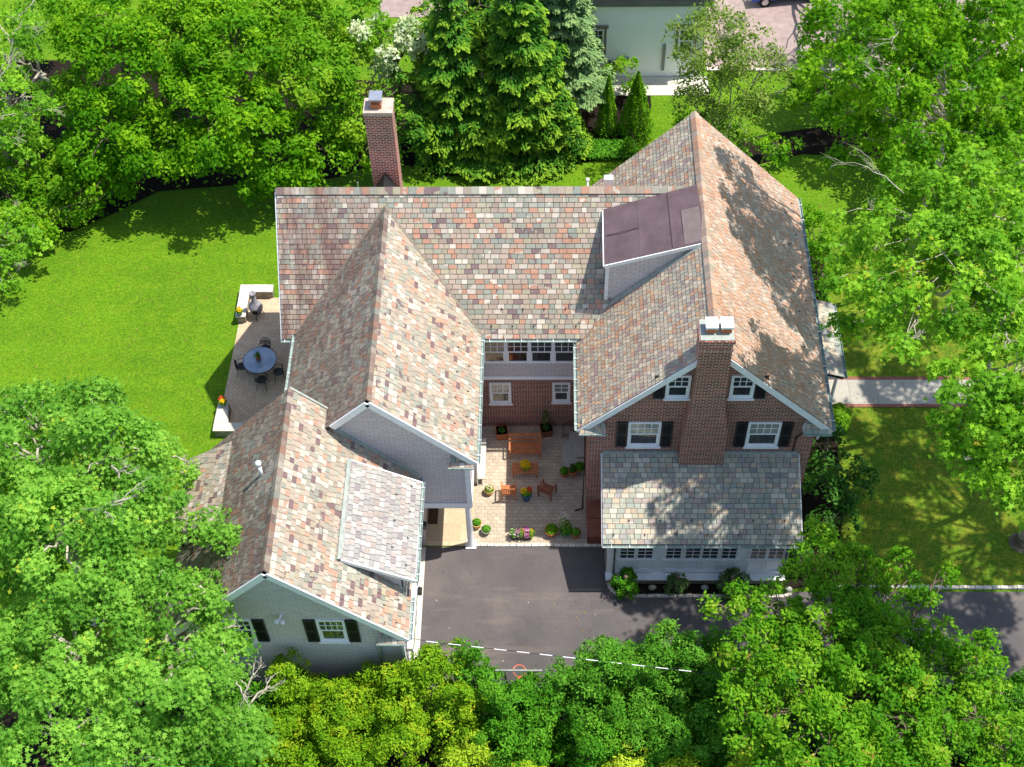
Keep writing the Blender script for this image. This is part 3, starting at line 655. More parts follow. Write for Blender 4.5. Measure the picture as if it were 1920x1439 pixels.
rk = MB(); rake(rk, (2.16, 27.7, 3.02), (2.16, 31, 4.53), h_=.18); rk.build('rake_board', 'white_paint', H); rk = MB(); rake(rk, (9.87, 27.7, 3.02), (9.87, 31, 4.53), h_=.18)
rk.build('rake_board', 'white_paint', H)
# soffits
for b6 in ((1.25, 1.64, 30.75, 42.8, 6.32, 6.38), (10.32, 10.75, 30.75, 42.8, 6.32, 6.38), (-2.97, -2.62, 29.0, 35.3, 6.7, 6.76), (-10.5, 1.5, 34.95, 35.36, 6.6, 6.65), (-5.2, -4.88, 22.4, 29.1, 5.4, 5.45)):
    sf = MB(); sf.box(*b6); sf.build('soffit', 'offwhite_paint', H)
# ridges of overlapping slate pieces
def ridge(a, b_, mat, wd=.19, piece=.3, par=None, drop=.17):
    a = Vector(a); b_ = Vector(b_); d = b_ - a; L = d.length; d.normalize(); side = d.cross(Vector((0, 0, 1))).normalized()
    mb = MB(); n = max(1, int(L / piece))
    for i in range(n):
        p = a + d * (L * i / n); q = a + d * (L * (i + 1) / n + .0) - d * .008
        j = random.uniform(0, .014); t = (random.random(), random.random(), 0)
        for s_ in (-1, 1):
            o1 = Vector((0, 0, .075 + j)); o2 = side * s_ * wd + Vector((0, 0, .075 + j - drop))
            vs_ = [p + o1, q + o1, q + o2, p + o2]; lo = [v - Vector((0, 0, .035)) for v in vs_]
            f = [(0, 1, 2, 3), (7, 6, 5, 4), (0, 4, 5, 1), (1, 5, 6, 2), (2, 6, 7, 3), (3, 7, 4, 0)]
            if s_ > 0: f = [tuple(reversed(q_)) for q_ in f]
            mb.add(vs_ + lo, f, t)
    return mb.build('ridge_cap', mat, par or H, tile=True)
ridge((-10.55, 38.75, 11.3), (5.6, 38.75, 11.3), 'slate_mixed', .2, drop=.2)
ridge((5.98, 30.7, 11.42), (5.98, 42.9, 11.42), 'slate_orange', .18, .35)
ridge((-6.29, 28.9, 10.78), (-6.29, 38.2, 10.78), 'slate_weathered', .15, .3)
ridge((-9.18, 22.35, 10.3), (-9.18, 29.75, 10.3), 'slate_weathered', .15, .3)
# valley flashing
vf = MB()
for a, b_ in (((-2.6, 34.95, 6.98), (-6.29, 38.25, 10.8)), ((-9.98, 34.95, 6.98), (-6.29, 38.25, 10.8))):
    vf.bar(Vector(a) + Vector((0, 0, .03)), Vector(b_) + Vector((0, 0, .03)), .08, .04)
vf.build('valley_flashing', 'trim_brown', H)
vf = MB(); vf.bar((1.32, 34.95, 6.72), (2.35, 35.9, 7.83), .2, .05); vf.build('valley_flashing', 'copper', H)
vf = MB(); vf.box(-7.7, -4.9, 29.14, 29.2, 0, .0001) if False else None
ff = MB(); ff.bar((-7.85, 29.12, gz(-7.85) + .05), (-4.9, 29.12, gz(-4.9) + .05), .14, .05); ff.bar((-9.18, 29.8, 10.3), (-7.9, 29.8, 8.95), .08, .1)
ff.build('step_flashing', 'lead_flashing', H)
for a_, b_ in ((2.2, 5.1), (6.95, 9.8)): ff = MB(); ff.box(a_, b_, 30.9, 31.0, 4.5, 4.62); ff.build('step_flashing', 'lead_flashing', H)

# big shed dormer of dark membrane between main roof and right wing
dm = thing  # (kept as parts of the house)
SWc, NWc, NEc, SEc = Vector((2.2, 35.85, 10.02)), Vector((2.2, 38.14, 10.7)), Vector((5.8, 38.72, 11.42)), Vector((5.95, 35.85, 11.3))
dr = MB()
for k, (p, q) in enumerate(((0, .36), (.36, .68), (.68, 1))):
    a = SWc.lerp(SEc, p); b_ = SWc.lerp(SEc, q); c_ = NWc.lerp(NEc, q); d_ = NWc.lerp(NEc, p); lift = Vector((0, 0, .012 * k))
    dr.prism([a + lift - Vector((0, 0, .1)), b_ + lift - Vector((0, 0, .1)), c_ + lift - Vector((0, 0, .1)), d_ + lift - Vector((0, 0, .1))], (0, 0, .14))
DR = dr.build('dormer', 'membrane', H); DR['label'] = 'dark flat roofed dormer beside the ridge'
def onroof(p, q): return SWc.lerp(SEc, p).lerp(NWc.lerp(NEc, p), q) + Vector((0, 0, .062))
for (p0, p1, q0, q1, mt) in ((.80, .985, .03, .62, 'patch_grey'), (.02, .36, .5, .512, 'black_seam'), (.675, .683, .02, .98, 'black_seam')):
    pt = MB(); pt.prism([onroof(p0, q0), onroof(p1, q0), onroof(p1, q1), onroof(p0, q1)], (0, 0, .006)); pt.build('patch' if mt == 'patch_grey' else 'seam', mt, DR)
dk = MB(); dk.prism([(2.3, 35.95, 7.5), (6.0, 35.95, 11.25), (2.3, 35.95, 9.95)], (0, .12, 0)); dk.prism([(2.3, 36.07, 7.4), (2.3, 38.1, 10.5), (2.3, 36.07, 9.95)], (.12, 0, 0))
dk.build('cheek', 'siding', DR)
df = MB(); df.bar(SWc + Vector((0, -.02, -.05)), SEc + Vector((0, -.02, -.05)), .05, .16); df.bar(SWc + Vector((-.02, 0, -.05)), NWc + Vector((-.02, 0, -.05)), .05, .14)
df.box(2.26, 2.4, 35.91, 35.95, 7.6, 9.95)
df.build('edge_trim', 'white_paint', DR)
fl = MB(); fl.bar((2.35, 35.8, 7.72), (5.9, 35.8, 11.36), .22, .04); fl.build('flashing', 'lead_flashing', DR)
# garage dormers
ge = MB()
d1 = slope('dormer', [(-4.62, 24.05, 6.72), (-4.62, 28.1, 6.72), (-7.1, 28.1, 8.2), (-7.1, 24.05, 8.2)], 'slate_pale', H, .18, .3, .2)
d1['label'] = 'low dormer with pale slates on the garage roof'
ck = MB()
for y in (24.2, 27.85): ck.prism([(-5.1, y, 5.75), (-7.1, y, 8.06), (-5.1, y, 6.9)], (0, .12, 0))
ck.box(-5.15, -5.05, 24.2, 27.97, 5.6, 6.85); ck.build('cheek', 'siding', d1)
ed = MB(); ed.bar((-4.62, 24.02, 6.64), (-7.1, 24.02, 8.12), .05, .16); ed.build('edge_trim', 'white_paint', d1); ed = MB(); ed.bar((-4.62, 28.13, 6.64), (-7.1, 28.13, 8.12), .05, .16); ed.build('edge_trim', 'white_paint', d1)
ed = MB(); ed.bar((-7.12, 24.0, 8.24), (-7.12, 28.15, 8.24), .14, .04); ed.build('flashing', 'lead_flashing', d1)
d2 = slope('dormer', [(-13.75, 25.7, 6.3), (-13.75, 29.3, 6.3), (-11.6, 29.3, 7.68), (-11.6, 25.7, 7.68)], 'slate_bright', H, .18, .3, .2)
d2['label'] = 'low dormer on the shaded side of the garage roof'
ck = MB()
for y in (25.85, 29.05): ck.prism([(-13.3, y, 5.75), (-11.6, y, 7.6), (-13.3, y, 6.5)], (0, .12, 0))
ck.box(-13.3, -13.2, 25.85, 29.17, 5.6, 6.5); ck.build('cheek', 'siding', d2)
# eave return hoods
def hood(x0, x1, y, z, mat='slate_green', par=None):
    cx0, cx1 = x0 + .22, x1 - .22
    mb = MB()
    f0 = [(x0, y - .45, z), (x1, y - .45, z), (x1 - .12, y, z + .42), (x0 + .12, y, z + .42)]
    o = slope('eave_return', f0, mat, par or H, .2, .34, .2, thick=.06)
    b_ = MB(); b_.box(x0, x1, y - .42, y, z - .16, z - .08); b_.prism([(x0 + .02, y - .4, z - .06), (x0 + .02, y, z - .06), (x0 + .12, y, z + .36)], (.03, 0, 0)); b_.prism([(x1 - .02, y - .4, z - .06), (x1 - .02, y, z - .06), (x1 - .12, y, z + .36)], (-.03, 0, 0))
    b_.build('hood_board', 'white_paint', o)
    g_ = MB(); g_.bar((x0 - .02, y - .47, z - .03), (x1 + .02, y - .47, z - .03), .07, .07); g_.build('gutter', 'copper', o)
hood(1.25, 2.25, 30.97, 6.42); hood(9.75, 10.78, 30.97, 6.42); hood(-3.65, -2.7, 29.2, 6.75, 'slate_mixed'); hood(-5.95, -4.95, 22.65, 5.45, 'slate_mixed'); hood(-13.4, -12.5, 22.65, 5.45, 'slate_mixed')
# gutters with brackets
def gutter(a, b_, out, par=None, n=8, post=True):
    a = Vector(a); b_ = Vector(b_); o = Vector(out).normalized(); d = (b_ - a).normalized()
    mb = MB(); r = .058; seg = 6
    ring = [(math.cos(math.pi * i / seg), -math.sin(math.pi * i / seg)) for i in range(seg + 1)]
    for p, q in zip(ring[:-1], ring[1:]):
        v = [a + o * (r + p[0] * -r) + Vector((0, 0, p[1] * r)), a + o * (r + q[0] * -r) + Vector((0, 0, q[1] * r))]
        mb.prism([v[0], v[1], v[1] + Vector((0, 0, -.006)) + o * .001, v[0] + Vector((0, 0, -.006)) - o * .004], b_ - a)
    mb.bar(a + o * (2 * r) + Vector((0, 0, .005)), b_ + o * (2 * r) + Vector((0, 0, .005)), .02, .02)
    g_ = mb.build('gutter', 'copper', par or H)
    for i in range(n):
        p = a.lerp(b_, (i + .5) / n); k = MB(); k.bar(p - o * .01 + Vector((0, 0, .02)), p + o * (2 * r + .01) + Vector((0, 0, .015)), .022, .015); k.build('bracket', 'cap_white', g_)
    return g_
gutter((-2.58, 34.84, 6.76), (1.2, 34.84, 6.76), (0, -1, 0), n=6)
gutter((-10.6, 34.84, 6.76), (-9.95, 34.84, 6.76), (0, -1, 0), n=2)
gutter((1.18, 34.9, 6.5), (1.18, 30.65, 6.5), (-1, 0, 0), n=8)
gutter((10.82, 30.65, 6.5), (10.82, 42.9, 6.5), (1, 0, 0), n=14)
gutter((-2.58, 35.0, 6.93), (-2.58, 28.85, 6.93), (1, 0, 0), n=9)
gutter((-10.0, 35.0, 6.93), (-10.0, 29.5, 6.93), (-1, 0, 0), n=7)
gutter((-4.83, 29.1, 5.6), (-4.83, 28.1, 5.6), (1, 0, 0), n=2); gutter((-4.83, 24.0, 5.6), (-4.83, 22.3, 5.6), (1, 0, 0), n=4)
gutter((-4.6, 24.0, 6.72), (-4.6, 28.15, 6.72), (1, 0, 0), n=8)
gutter((2.15, 27.66, 3.0), (9.9, 27.66, 3.0), (0, -1, 0), n=11)
# downspouts
def spout(pts, mat='black_paint', r=.04):
    m_ = MB(); m_.tube(pts, r, 8); m_.build('downspout', mat, H, smooth=True)
spout([(1.2, 30.9, 6.3), (1.5, 31.1, 5.9), (1.5, 31.1, .2), (1.2, 31.05, .08)])
spout([(9.95, 30.9, 6.2), (9.6, 30.93, 5.6), (9.6, 30.93, 4.7)], 'black_paint', .035)
spout([(2.5, 27.85, 2.8), (2.68, 27.84, 2.5), (2.68, 27.84, .4)]); spout([(9.5, 27.85, 2.8), (9.42, 27.84, 2.5), (9.42, 27.84, .4)])
spout([(-5.35, 22.3, 5.4), (-5.9, 22.45, 5.1), (-6.0, 22.55, 4.8), (-6.0, 22.57, .3)], 'lead_flashing', .07)
spout([(-10.15, 34.7, 6.5), (-10.3, 35.3, 5.8), (-10.3, 35.3, .2)], 'lead_flashing', .06)
spout([(10.95, 30.75, 6.4), (10.5, 30.95, 5.9), (10.42, 30.95, 5.5)], 'white_paint', .05)
# snow guards: little black iron birds on the slates
sgm = MB(); sgm.box(-.012, .012, -.1, .06, .0, .02); sgm.prism([(-.05, .0, .02), (.05, 0, .02), (.03, 0, .11), (-.03, 0, .11)], (0, .015, 0)); sgm.prism([(0, -.06, .02), (0, .02, .02), (0, 0, .1)], (.012, 0, 0))
sg0 = None
def snowguards(par, pts, rotz):
    global sg0
    for p in pts:
        if sg0 is None:
            sg0 = sgm.build('snow_guard', 'iron', par, world=False); o = sg0
        else:
            o = sg0.copy(); C.objects.link(o); o.parent = par
        o.name = 'snow_guard'; off = Vector(ORG.get(par.name, (0, 33, 0)))
        o.scale = (.7, .7, .7); o.location = Vector(p) - off; o.rotation_euler = (R_(50) * math.cos(rotz), R_(50) * math.sin(rotz) * -1, 0) if False else (0, 0, rotz)
snowguards(roof, [(x, 35.2 + (i % 2) * .45, 6.75 + S * (.3 + (i % 2) * .45) + .04) for i, x in enumerate(np.arange(-2.2, 1.6, .42))], 0)
snowguards(rmE, [(-3.0 - (i % 2) * .42, y, 6.95 + 1.038 * (.4 + (i % 2) * .42) + .04) for i, y in enumerate(np.arange(29.4, 34.9, .6))], R_(90))
snowguards(d1, [(-4.95 - (i % 2) * .5, y, 6.72 + .597 * (.33 + (i % 2) * .5) + .04) for i, y in enumerate(np.arange(24.5, 28, .55))], R_(90))
snowguards(rgE, [(-5.25 - (i % 2) * .42, y, 5.6 + 1.085 * (.4 + (i % 2) * .42) + .04) for i, y in enumerate(np.arange(22.7, 24, .45))], R_(90))
snowguards(sro, [(x, 28.0 + (i % 2) * .5, 3.03 + .458 * (.32 + (i % 2) * .5) + .04) for i, x in enumerate(np.arange(2.6, 9.6, .6))], 0)
snowguards(re, [(10.4 - (i % 2) * .4, y, 6.5 + 1.02 * (.4 + (i % 2) * .4) + .04) for i, y in enumerate(np.arange(31.3, 42.5, .9))], R_(90))

# chimneys
ch = MB()
def taper(mb, x0, x1, X0, X1, y0, y1, z0, z1):
    mb.add([(x0, y0, z0), (x1, y0, z0), (x1, y1, z0), (x0, y1, z0), (X0, y0, z1), (X1, y0, z1), (X1, y1, z1), (X0, y1, z1)],
           [(0, 3, 2, 1), (4, 5, 6, 7), (0, 1, 5, 4), (1, 2, 6, 5), (2, 3, 7, 6), (3, 0, 4, 7)])
taper(ch, 5.12, 6.92, 5.17, 6.84, 30.5, 31.4, 0, 6.6); taper(ch, 5.17, 6.84, 5.32, 6.58, 30.5, 31.4, 6.6, 8.2); taper(ch, 5.32, 6.58, 5.36, 6.5, 30.5, 31.4, 8.2, 11.5)
CH1 = ch.build('chimney', 'brick', H); CH1['label'] = 'broad brick chimney on the front gable'
cp = MB(); cp.box(5.33, 6.53, 30.47, 31.43, 11.5, 11.65); cp.box(5.36, 6.5, 30.5, 31.4, 11.65, 11.95); cp.box(5.3, 6.56, 30.44, 31.46, 11.95, 12.1); cp.build('corbel', 'brick_old', CH1)
cp = MB(); cp.box(5.34, 6.52, 30.48, 31.42, 12.1, 12.14); cp.build('cap_slab', 'lead_flashing', CH1)
for x in (5.55, 6.08):
    cp = MB(); cp.box(x, x + .36, 30.8, 31.2, 12.14, 12.3); cp.build('flue', 'terracotta', CH1)
    cp = MB(); cp.box(x - .04, x + .4, 30.74, 31.24, 12.42, 12.5)
    for q in (x, x + .33):
        for y in (30.8, 31.17): cp.box(q, q + .03, y, y + .03, 12.3, 12.42)
    cp.build('flue_cap', 'cap_white', CH1)
ch = MB(); ch.box(-6.97, -5.9, 40.2, 41.0, 6.5, 13.85)
CH2 = ch.build('chimney', 'brick_old', H); CH2['label'] = 'tall brick chimney behind the main ridge'
cp = MB(); cp.box(-7.0, -5.87, 40.17, 41.03, 13.75, 13.9); cp.build('cap_slab', 'cement_cap', CH2)
cp = MB(); cp.box(-6.7, -6.3, 40.4, 40.85, 13.9, 14.1); cp.build('flue', 'terracotta', CH2)
cp = MB(); cp.box(-6.75, -6.25, 40.35, 40.9, 14.3, 14.38)
for q in (-6.72, -6.31):
    for y in (40.38, 40.84): cp.box(q, q + .03, y, y + .03, 14.1, 14.3)
cp.build('flue_cap', 'steel', CH2)
ck = MB(); ck.add([(-7.1, 40.2, 9.6), (-5.8, 40.2, 9.6), (-6.43, 40.2, 10.75), (-6.43, 39.1, 10.85)], [(0, 1, 2), (1, 3, 2), (0, 2, 3), (0, 3, 1)]); ck.build('cricket', 'black_paint', CH2)
# vent pipes
vp = MB(); vp.tube([(-9.9, 26.6, 9.3), (-9.9, 26.6, 10.15)], .07, 10); vp.tube([(-9.9, 26.6, 10.15), (-9.9, 26.6, 10.3)], .1, 10); vp.build('vent_pipe', 'cap_white', H, smooth=True)
vp = MB(); vp.tube([(1.6, 39.2, 10.0), (1.6, 39.2, 11.25)], .045, 10); vp.tube([(1.6, 39.2, 11.25), (1.6, 39.2, 11.34)], .07, 10); vp.build('vent_pipe', 'cap_white', H, smooth=True)
vp = MB(); vp.box(2.25, 2.6, 39.3, 39.55, 9.9, 11.2); vp.build('vent_box', 'cap_white', H)
# floodlight on the garage gable
fl = MB(); fl.ball((-9.2, 22.6, 6.75), .06); fl.tube([(-9.2, 22.58, 6.75), (-9.25, 22.42, 6.75)], .03); fl.lathe([(.0, 0), (.07, .01), (.09, .16), (.05, .17)], (-9.32, 22.4, 6.6)); fl.lathe([(.0, 0), (.07, .01), (.09, .16), (.05, .17)], (-9.12, 22.38, 6.6))
fl.build('floodlight', 'cap_white', H, smooth=True)
# wall lanterns beside garage doors
for y in (22.98, 26.0, 28.95):
    l = MB(); l.tube([(-5.18, y, 2.6), (-5.0, y, 2.75), (-4.85, y, 2.6), (-4.88, y, 2.45)], .018, 6); l.box(-4.97, -4.81, y - .08, y + .08, 2.12, 2.4); l.prism([(-5.0, y - .11, 2.4), (-4.78, y - .11, 2.4), (-4.89, y - .11, 2.5)], (0, .22, 0))
    l.build('wall_lantern', 'iron', H)
# porch column, beam
cl = MB(); cl.lathe([(.17, .1), (.17, .2), (.135, .26), (.13, 1.4), (.115, 2.9), (.11, 3.05), (.14, 3.1), (.14, 3.18)], (-3.12, 29.42, 0), 20); cl.build('column', 'white_paint', H, smooth=True)
cl = MB(); cl.box(-3.34, -2.9, 29.2, 29.64, 0.0, .1); cl.box(-3.3, -2.94, 29.24, 29.6, 3.18, 3.3); cl.build('column_plinth', 'white_paint', H, bevel=.01)
bm_ = MB(); bm_.box(-5.22, -2.93, 29.14, 29.19, 3.3, 3.62); bm_.box(-2.96, -2.9, 29.2, 32.5, 3.3, 3.62); bm_.box(-3.1, -2.9, 29.12, 29.19, 3.62, 6.8); bm_.box(-2.965, -2.91, 29.19, 29.35, 3.62, 6.8)
bm_.box(-2.96, -2.91, 32.3, 32.6, 0, 3.3); bm_.box(-5.2, -2.97, 29.45, 32.4, 3.42, 3.5)
bm_.build('porch_beam', 'white_paint', H)
pd = MB(); pd.box(-4.7, -3.7, 32.34, 32.4, .05, 2.2); pd.build('door', 'teak_dark_and_shade', H)
# entrance portico on the right side
pr = slope('portico_roof', [(12.5, 35.8, 3.05), (12.5, 39.85, 3.05), (10.35, 39.85, 3.75), (10.35, 35.8, 3.75)], 'slate_green', H, .24, .38, .24)
gutter((12.52, 35.8, 3.0), (12.52, 39.85, 3.0), (1, 0, 0), par=pr, n=5)
q = MB()
for y in (36.0, 39.6): q.lathe([(.1, 0), (.1, .1), (.08, .15), (.07, 2.7), (.1, 2.8)], (12.25, y, 0.02), 12)
q.box(10.35, 12.45, 35.9, 36.0, 2.8, 3.0); q.box(10.35, 12.45, 39.6, 39.7, 2.8, 3.0); q.build('portico_frame', 'white_paint', H)
# bulkhead and steps in the courtyard
bk = thing('wooden_bulkhead', 'brown wooden lidded box between courtyard and sunroom', 'storage box', (2.0, 29.6, 0))
q = MB(); q.prism([(1.66, 29.48, 0), (1.66, 30.9, 0), (1.66, 30.9, .95), (1.66, 29.48, .62)], (.74, 0, 0)); q.build('body', 'brown_wood', bk)
q = MB(); q.prism([(1.64, 29.44, .63), (1.64, 30.2, .8), (1.64, 30.2, .83), (1.64, 29.44, .66)], (.78, 0, 0)); q.prism([(1.64, 30.22, .81), (1.64, 30.96, .97), (1.64, 30.96, 1.0), (1.64, 30.22, .84)], (.78, 0, 0)); q.build('lid', 'brown_wood', bk, bevel=.008)
st = thing('stone_steps', 'grey stone landing with steps beside the brick wall', 'steps', (1.1, 33.6, 0))
q = MB(); q.box(.66, 1.62, 32.95, 34.6, 0, .17); q.build('landing', 'grey_slab', st, bevel=.015)
q = MB(); q.box(.98, 1.62, 33.25, 34.95, .17, .34); q.build('step', 'grey_slab', st, bevel=.015)
q = MB(); q.box(1.25, 1.62, 33.5, 35.2, .34, .5); q.build('step', 'grey_slab', st, bevel=.015)
rl = thing('iron_railing', 'black iron stair railing by the courtyard wall', 'railing', (1.1, 34.9, 0))
q = MB(); q.tube([(.7, 34.8, 0), (.7, 34.8, 1.0)], .022, 6); q.tube([(1.58, 35.0, .4), (1.58, 35.0, 1.45)], .022, 6); q.build('post', 'iron', rl)
q = MB(); q.tube([(.68, 34.8, 1.0), (1.6, 35.0, 1.42)], .025, 6); q.tube([(.7, 34.8, .12), (1.58, 35.0, .52)], .014, 6); q.build('rail', 'iron', rl)
for i in range(1, 8):
    q = MB(); q.tube([(.7 + .11 * i, 34.8 + .025 * i, .12 + .05 * i), (.7 + .11 * i, 34.8 + .025 * i, 1.0 + .052 * i)], .009, 5); q.build('baluster', 'iron', rl)
# ------------------------------------------------------------------ foliage
def leaf_shape(kind):
    if kind == 'maple':   # five lobes
        pts = []
        for k, (a, r) in enumerate([(-90, .18), (-35, .75), (-5, .42), (25, .95), (58, .5), (90, 1.1), (122, .5), (155, .95), (185, .42), (215, .75)]):
            pts.append((r * math.cos(R_(a)), r * math.sin(R_(a)), .12 * r * r))
        return np.array(pts)
    if kind == 'oval': return np.array([(0, -1, .1), (.5, -.2, -.05), (.42, .5, -.02), (0, 1, .15), (-.42, .5, -.02), (-.5, -.2, -.05)])
    if kind == 'needle': return np.array([(0, -1, 0), (.22, 0, .05), (0, 1, -.1), (-.22, 0, .05)])
    if kind == 'frond': return np.array([(0, -1, 0), (.42, -.1, .03), (.3, .55, 0), (0, 1, -.12), (-.3, .55, 0), (-.42, -.1, .03)])
    return np.array([(0, -1, 0), (.6, 0, .1), (0, 1, 0), (-.6, 0, .1)])
def leaf_mesh(name, pts, nrm, size, kind, mat, parent, rnd, direction=None):
    """pts,nrm: (n,3); size: (n,); one small face per leaf"""
    T = leaf_shape(kind); k = len(T); n = len(pts)
    nrm = nrm / np.maximum(np.linalg.norm(nrm, axis=1, keepdims=True), 1e-6)
    a = RNG.normal(size=(n, 3)) if direction is None else direction + RNG.normal(size=(n, 3)) * .25
    x = np.cross(a, nrm); x /= np.maximum(np.linalg.norm(x, axis=1, keepdims=True), 1e-6); y = np.cross(nrm, x)
    S_ = size[:, None, None]
    V = pts[:, None, :] + S_ * (T[None, :, 0, None] * x[:, None, :] + T[None, :, 1, None] * y[:, None, :] + T[None, :, 2, None] * nrm[:, None, :])
    off = np.array(ORG.get(parent.name, (0, 0, 0))) if parent is not None else 0
    V = (V - off).reshape(-1, 3).astype(np.float32)
    me = bpy.data.meshes.new(name); me.vertices.add(n * k); me.vertices.foreach_set('co', V.ravel())
    me.loops.add(n * k); me.loops.foreach_set('vertex_index', np.arange(n * k, dtype=np.int32))
    me.polygons.add(n); me.polygons.foreach_set('loop_start', np.arange(0, n * k, k, dtype=np.int32))
    try: me.polygons.foreach_set('loop_total', np.full(n, k, dtype=np.int32))
    except Exception: pass
    me.update(calc_edges=True)
    at_ = me.attributes.new('rnd', 'FLOAT', 'FACE'); at_.data.foreach_set('value', np.clip(rnd, 0, 1).astype(np.float32))
    me.materials.append(MATS[mat])
    o = bpy.data.objects.new(name, me); C.objects.link(o)
    if parent is not None: o.parent = parent; ORG[o.name] = tuple(off)
    return o
def crown_pts(lobes, dens, per, rc, flat=.5, inner=.25, under=.35, upb=.6, jit=.55, holes=.3):
    """clumps of leaves over irregular lobes; returns leaf points, normals, per-leaf random"""
    Pp, Nn, Rr, CC = [], [], [], []
    for (cx, cy, cz, rx, ry, rz) in lobes:
        area = 4 * math.pi * ((rx * ry + rx * rz + ry * rz) / 3)
        n = max(4, int(area * dens))
        d = RNG.normal(size=(n * 2, 3)); d /= np.linalg.norm(d, axis=1, keepdims=True)
        keep = (d[:, 2] > -under) | (RNG.random(n * 2) < .25); d = d[keep][:n]; n = len(d)
        # uneven outline
        ph = RNG.random(6) * 6.28
        bumpy = 1 + .14 * np.sin(3 * d[:, 0] * 2 + ph[0]) * np.sin(4 * d[:, 1] + ph[1]) + .12 * np.sin(7 * d[:, 0] + ph[2]) * np.sin(6 * d[:, 2] + ph[3]) + RNG.normal(size=n) * .07
        rr = np.where(RNG.random(n) < inner, RNG.uniform(.45, .85, n), 1.0) * bumpy
        cc = np.array([cx, cy, cz]) + d * rr[:, None] * np.array([rx, ry, rz])
        # openings: whole groups of clumps are missing, so the inside of the crown shows dark
        fq = 2.4 / max(.8, rc * 2.2); k3 = np.sin(cc[:, 0] * fq + ph[4]) * np.sin(cc[:, 1] * fq * 1.15 + ph[5]) + .6 * np.sin(cc[:, 2] * fq * 1.3 + ph[0] + cc[:, 0]) + RNG.normal(size=n) * .25
        kp = k3 > np.quantile(k3, holes) ; cc = cc[kp]; d = d[kp]; n = len(d)
        CC.append(cc)
        m = (per * RNG.uniform(.5, 1.4, n)).astype(int); idx = np.repeat(np.arange(n), m)
        dn = d[idx] * (1 - upb) + np.array([0, 0, upb]); dn /= np.linalg.norm(dn, axis=1, keepdims=True)
        rad = rc * RNG.uniform(.55, 1.25, n)[idx]
        q = RNG.normal(size=(len(idx), 3)) * .5
        al = (q * dn).sum(1, keepdims=True)
        q = q - dn * al * (1 - flat)
        # dome: the rim of a clump hangs lower
        lat = np.linalg.norm(q - dn * (q * dn).sum(1, keepdims=True), axis=1)
        q = q - dn * (lat ** 2)[:, None] * .45
        Pp.append(cc[idx] + q * rad[:, None]); Nn.append(dn + q * .5 + RNG.normal(size=(len(idx), 3)) * jit)
        tint = RNG.random(n)[idx]
        Rr.append(np.clip(.6 * tint + .4 * RNG.random(len(idx)) , 0, 1))
    return np.concatenate(Pp), np.concatenate(Nn), np.concatenate(Rr), CC
def bent(a, b_, r0, r1, n=5, wob=.15):
    a = Vector(a); b_ = Vector(b_); L = (b_ - a).length; p = []
    for i in range(n + 1):
        t = i / n; q = a.lerp(b_, t) + Vector((random.uniform(-1, 1), random.uniform(-1, 1), random.uniform(-.5, .5))) * L * wob * .35 * math.sin(math.pi * t)
        q.z += L * .06 * math.sin(math.pi * t); p.append(q)
    return p, [r0 + (r1 - r0) * i / n for i in range(n + 1)]
def twigs(mb, base, d, L, r, depth):
    base = Vector(base); d = Vector(d).normalized(); e = base + d * L
    p, rs = bent(base, e, r, r * .55, 4, .25); mb.tube(p, rs, 5)
    if depth:
        for i in range(random.randint(2, 4)):
            t = random.uniform(.3, 1); q = base.lerp(e, t)
            dd = d + Vector((random.uniform(-1, 1), random.uniform(-1, 1), random.uniform(-.35, .6))) * .85
            twigs(mb, q, dd, L * random.uniform(.4, .7), r * .5, depth - 1)
def tree(name, label, base, lobes, mat, leaf='oval', size=.12, dens=1.0, per=90, rc=.75, bark='bark', tr=.28, group=None, cat='tree', bare=0, mats2=None, limbs=True, jit=.55, upb=.6, inner=.25, fork=None, sz=.45, flat=.42, holes=.3):
    t = thing(name, label, cat, base, 0, group)
    P_, N_, R_c, CC = crown_pts(lobes, dens, per, rc, flat=flat, holes=holes, inner=inner, jit=jit, upb=upb)
    s_ = size * RNG.uniform(1 - sz, 1 + sz, len(P_))
    leaf_mesh('crown', P_, N_, s_, leaf, mat, t, R_c)
    mb = MB(); cen = np.mean([l[:3] for l in lobes], axis=0); zf = fork or max(1.2, min(l[2] - l[5] for l in lobes) * .8)
    top = Vector((base[0] * .8 + cen[0] * .2, base[1] * .8 + cen[1] * .2, zf))
    p, r = bent(base, top, tr * 1.15, tr * .85, 5, .06); mb.tube([Vector(base) - Vector((0, 0, .1))] + p, [tr * 1.5] + r, 10)
    up = Vector((cen[0], cen[1], max(l[2] for l in lobes)))
    mb2 = MB()
    if limbs:
        for l, cc in zip(lobes, CC):
            c_ = Vector(l[:3]); p, r = bent(top, c_, tr * .5, tr * .25, 6, .22); mb2.tube(p, r, 7)
            for q in cc[::max(1, len(cc) // 9)]:
                st_ = p[random.randint(3, 6)]; p2, r2 = bent(st_, Vector(q), tr * .2, tr * .05, 4, .25); mb2.tube(p2, r2, 5)
    if bare:
        for i in range(bare):
            l = random.choice(lobes); a = random.uniform(0, 6.28); d = Vector((math.cos(a), math.sin(a), random.uniform(.1, .6)))
            st_ = Vector(l[:3]) + Vector((d.x * l[3] * .55, d.y * l[4] * .55, l[5] * .5)); twigs(mb2, st_, d, max(l[3], l[4]) * random.uniform(.5, .8), tr * .14, 3)
    mb.build('trunk', bark, t, smooth=True)
    if mb2.v: mb2.build('limbs', bark, t, smooth=True)
    return t
def L_(px, py, z, rx, ry=None, rz=None):
    x, y, z = at(px, py, z); return (x, y, z, rx, ry or rx, rz or rx * .8)

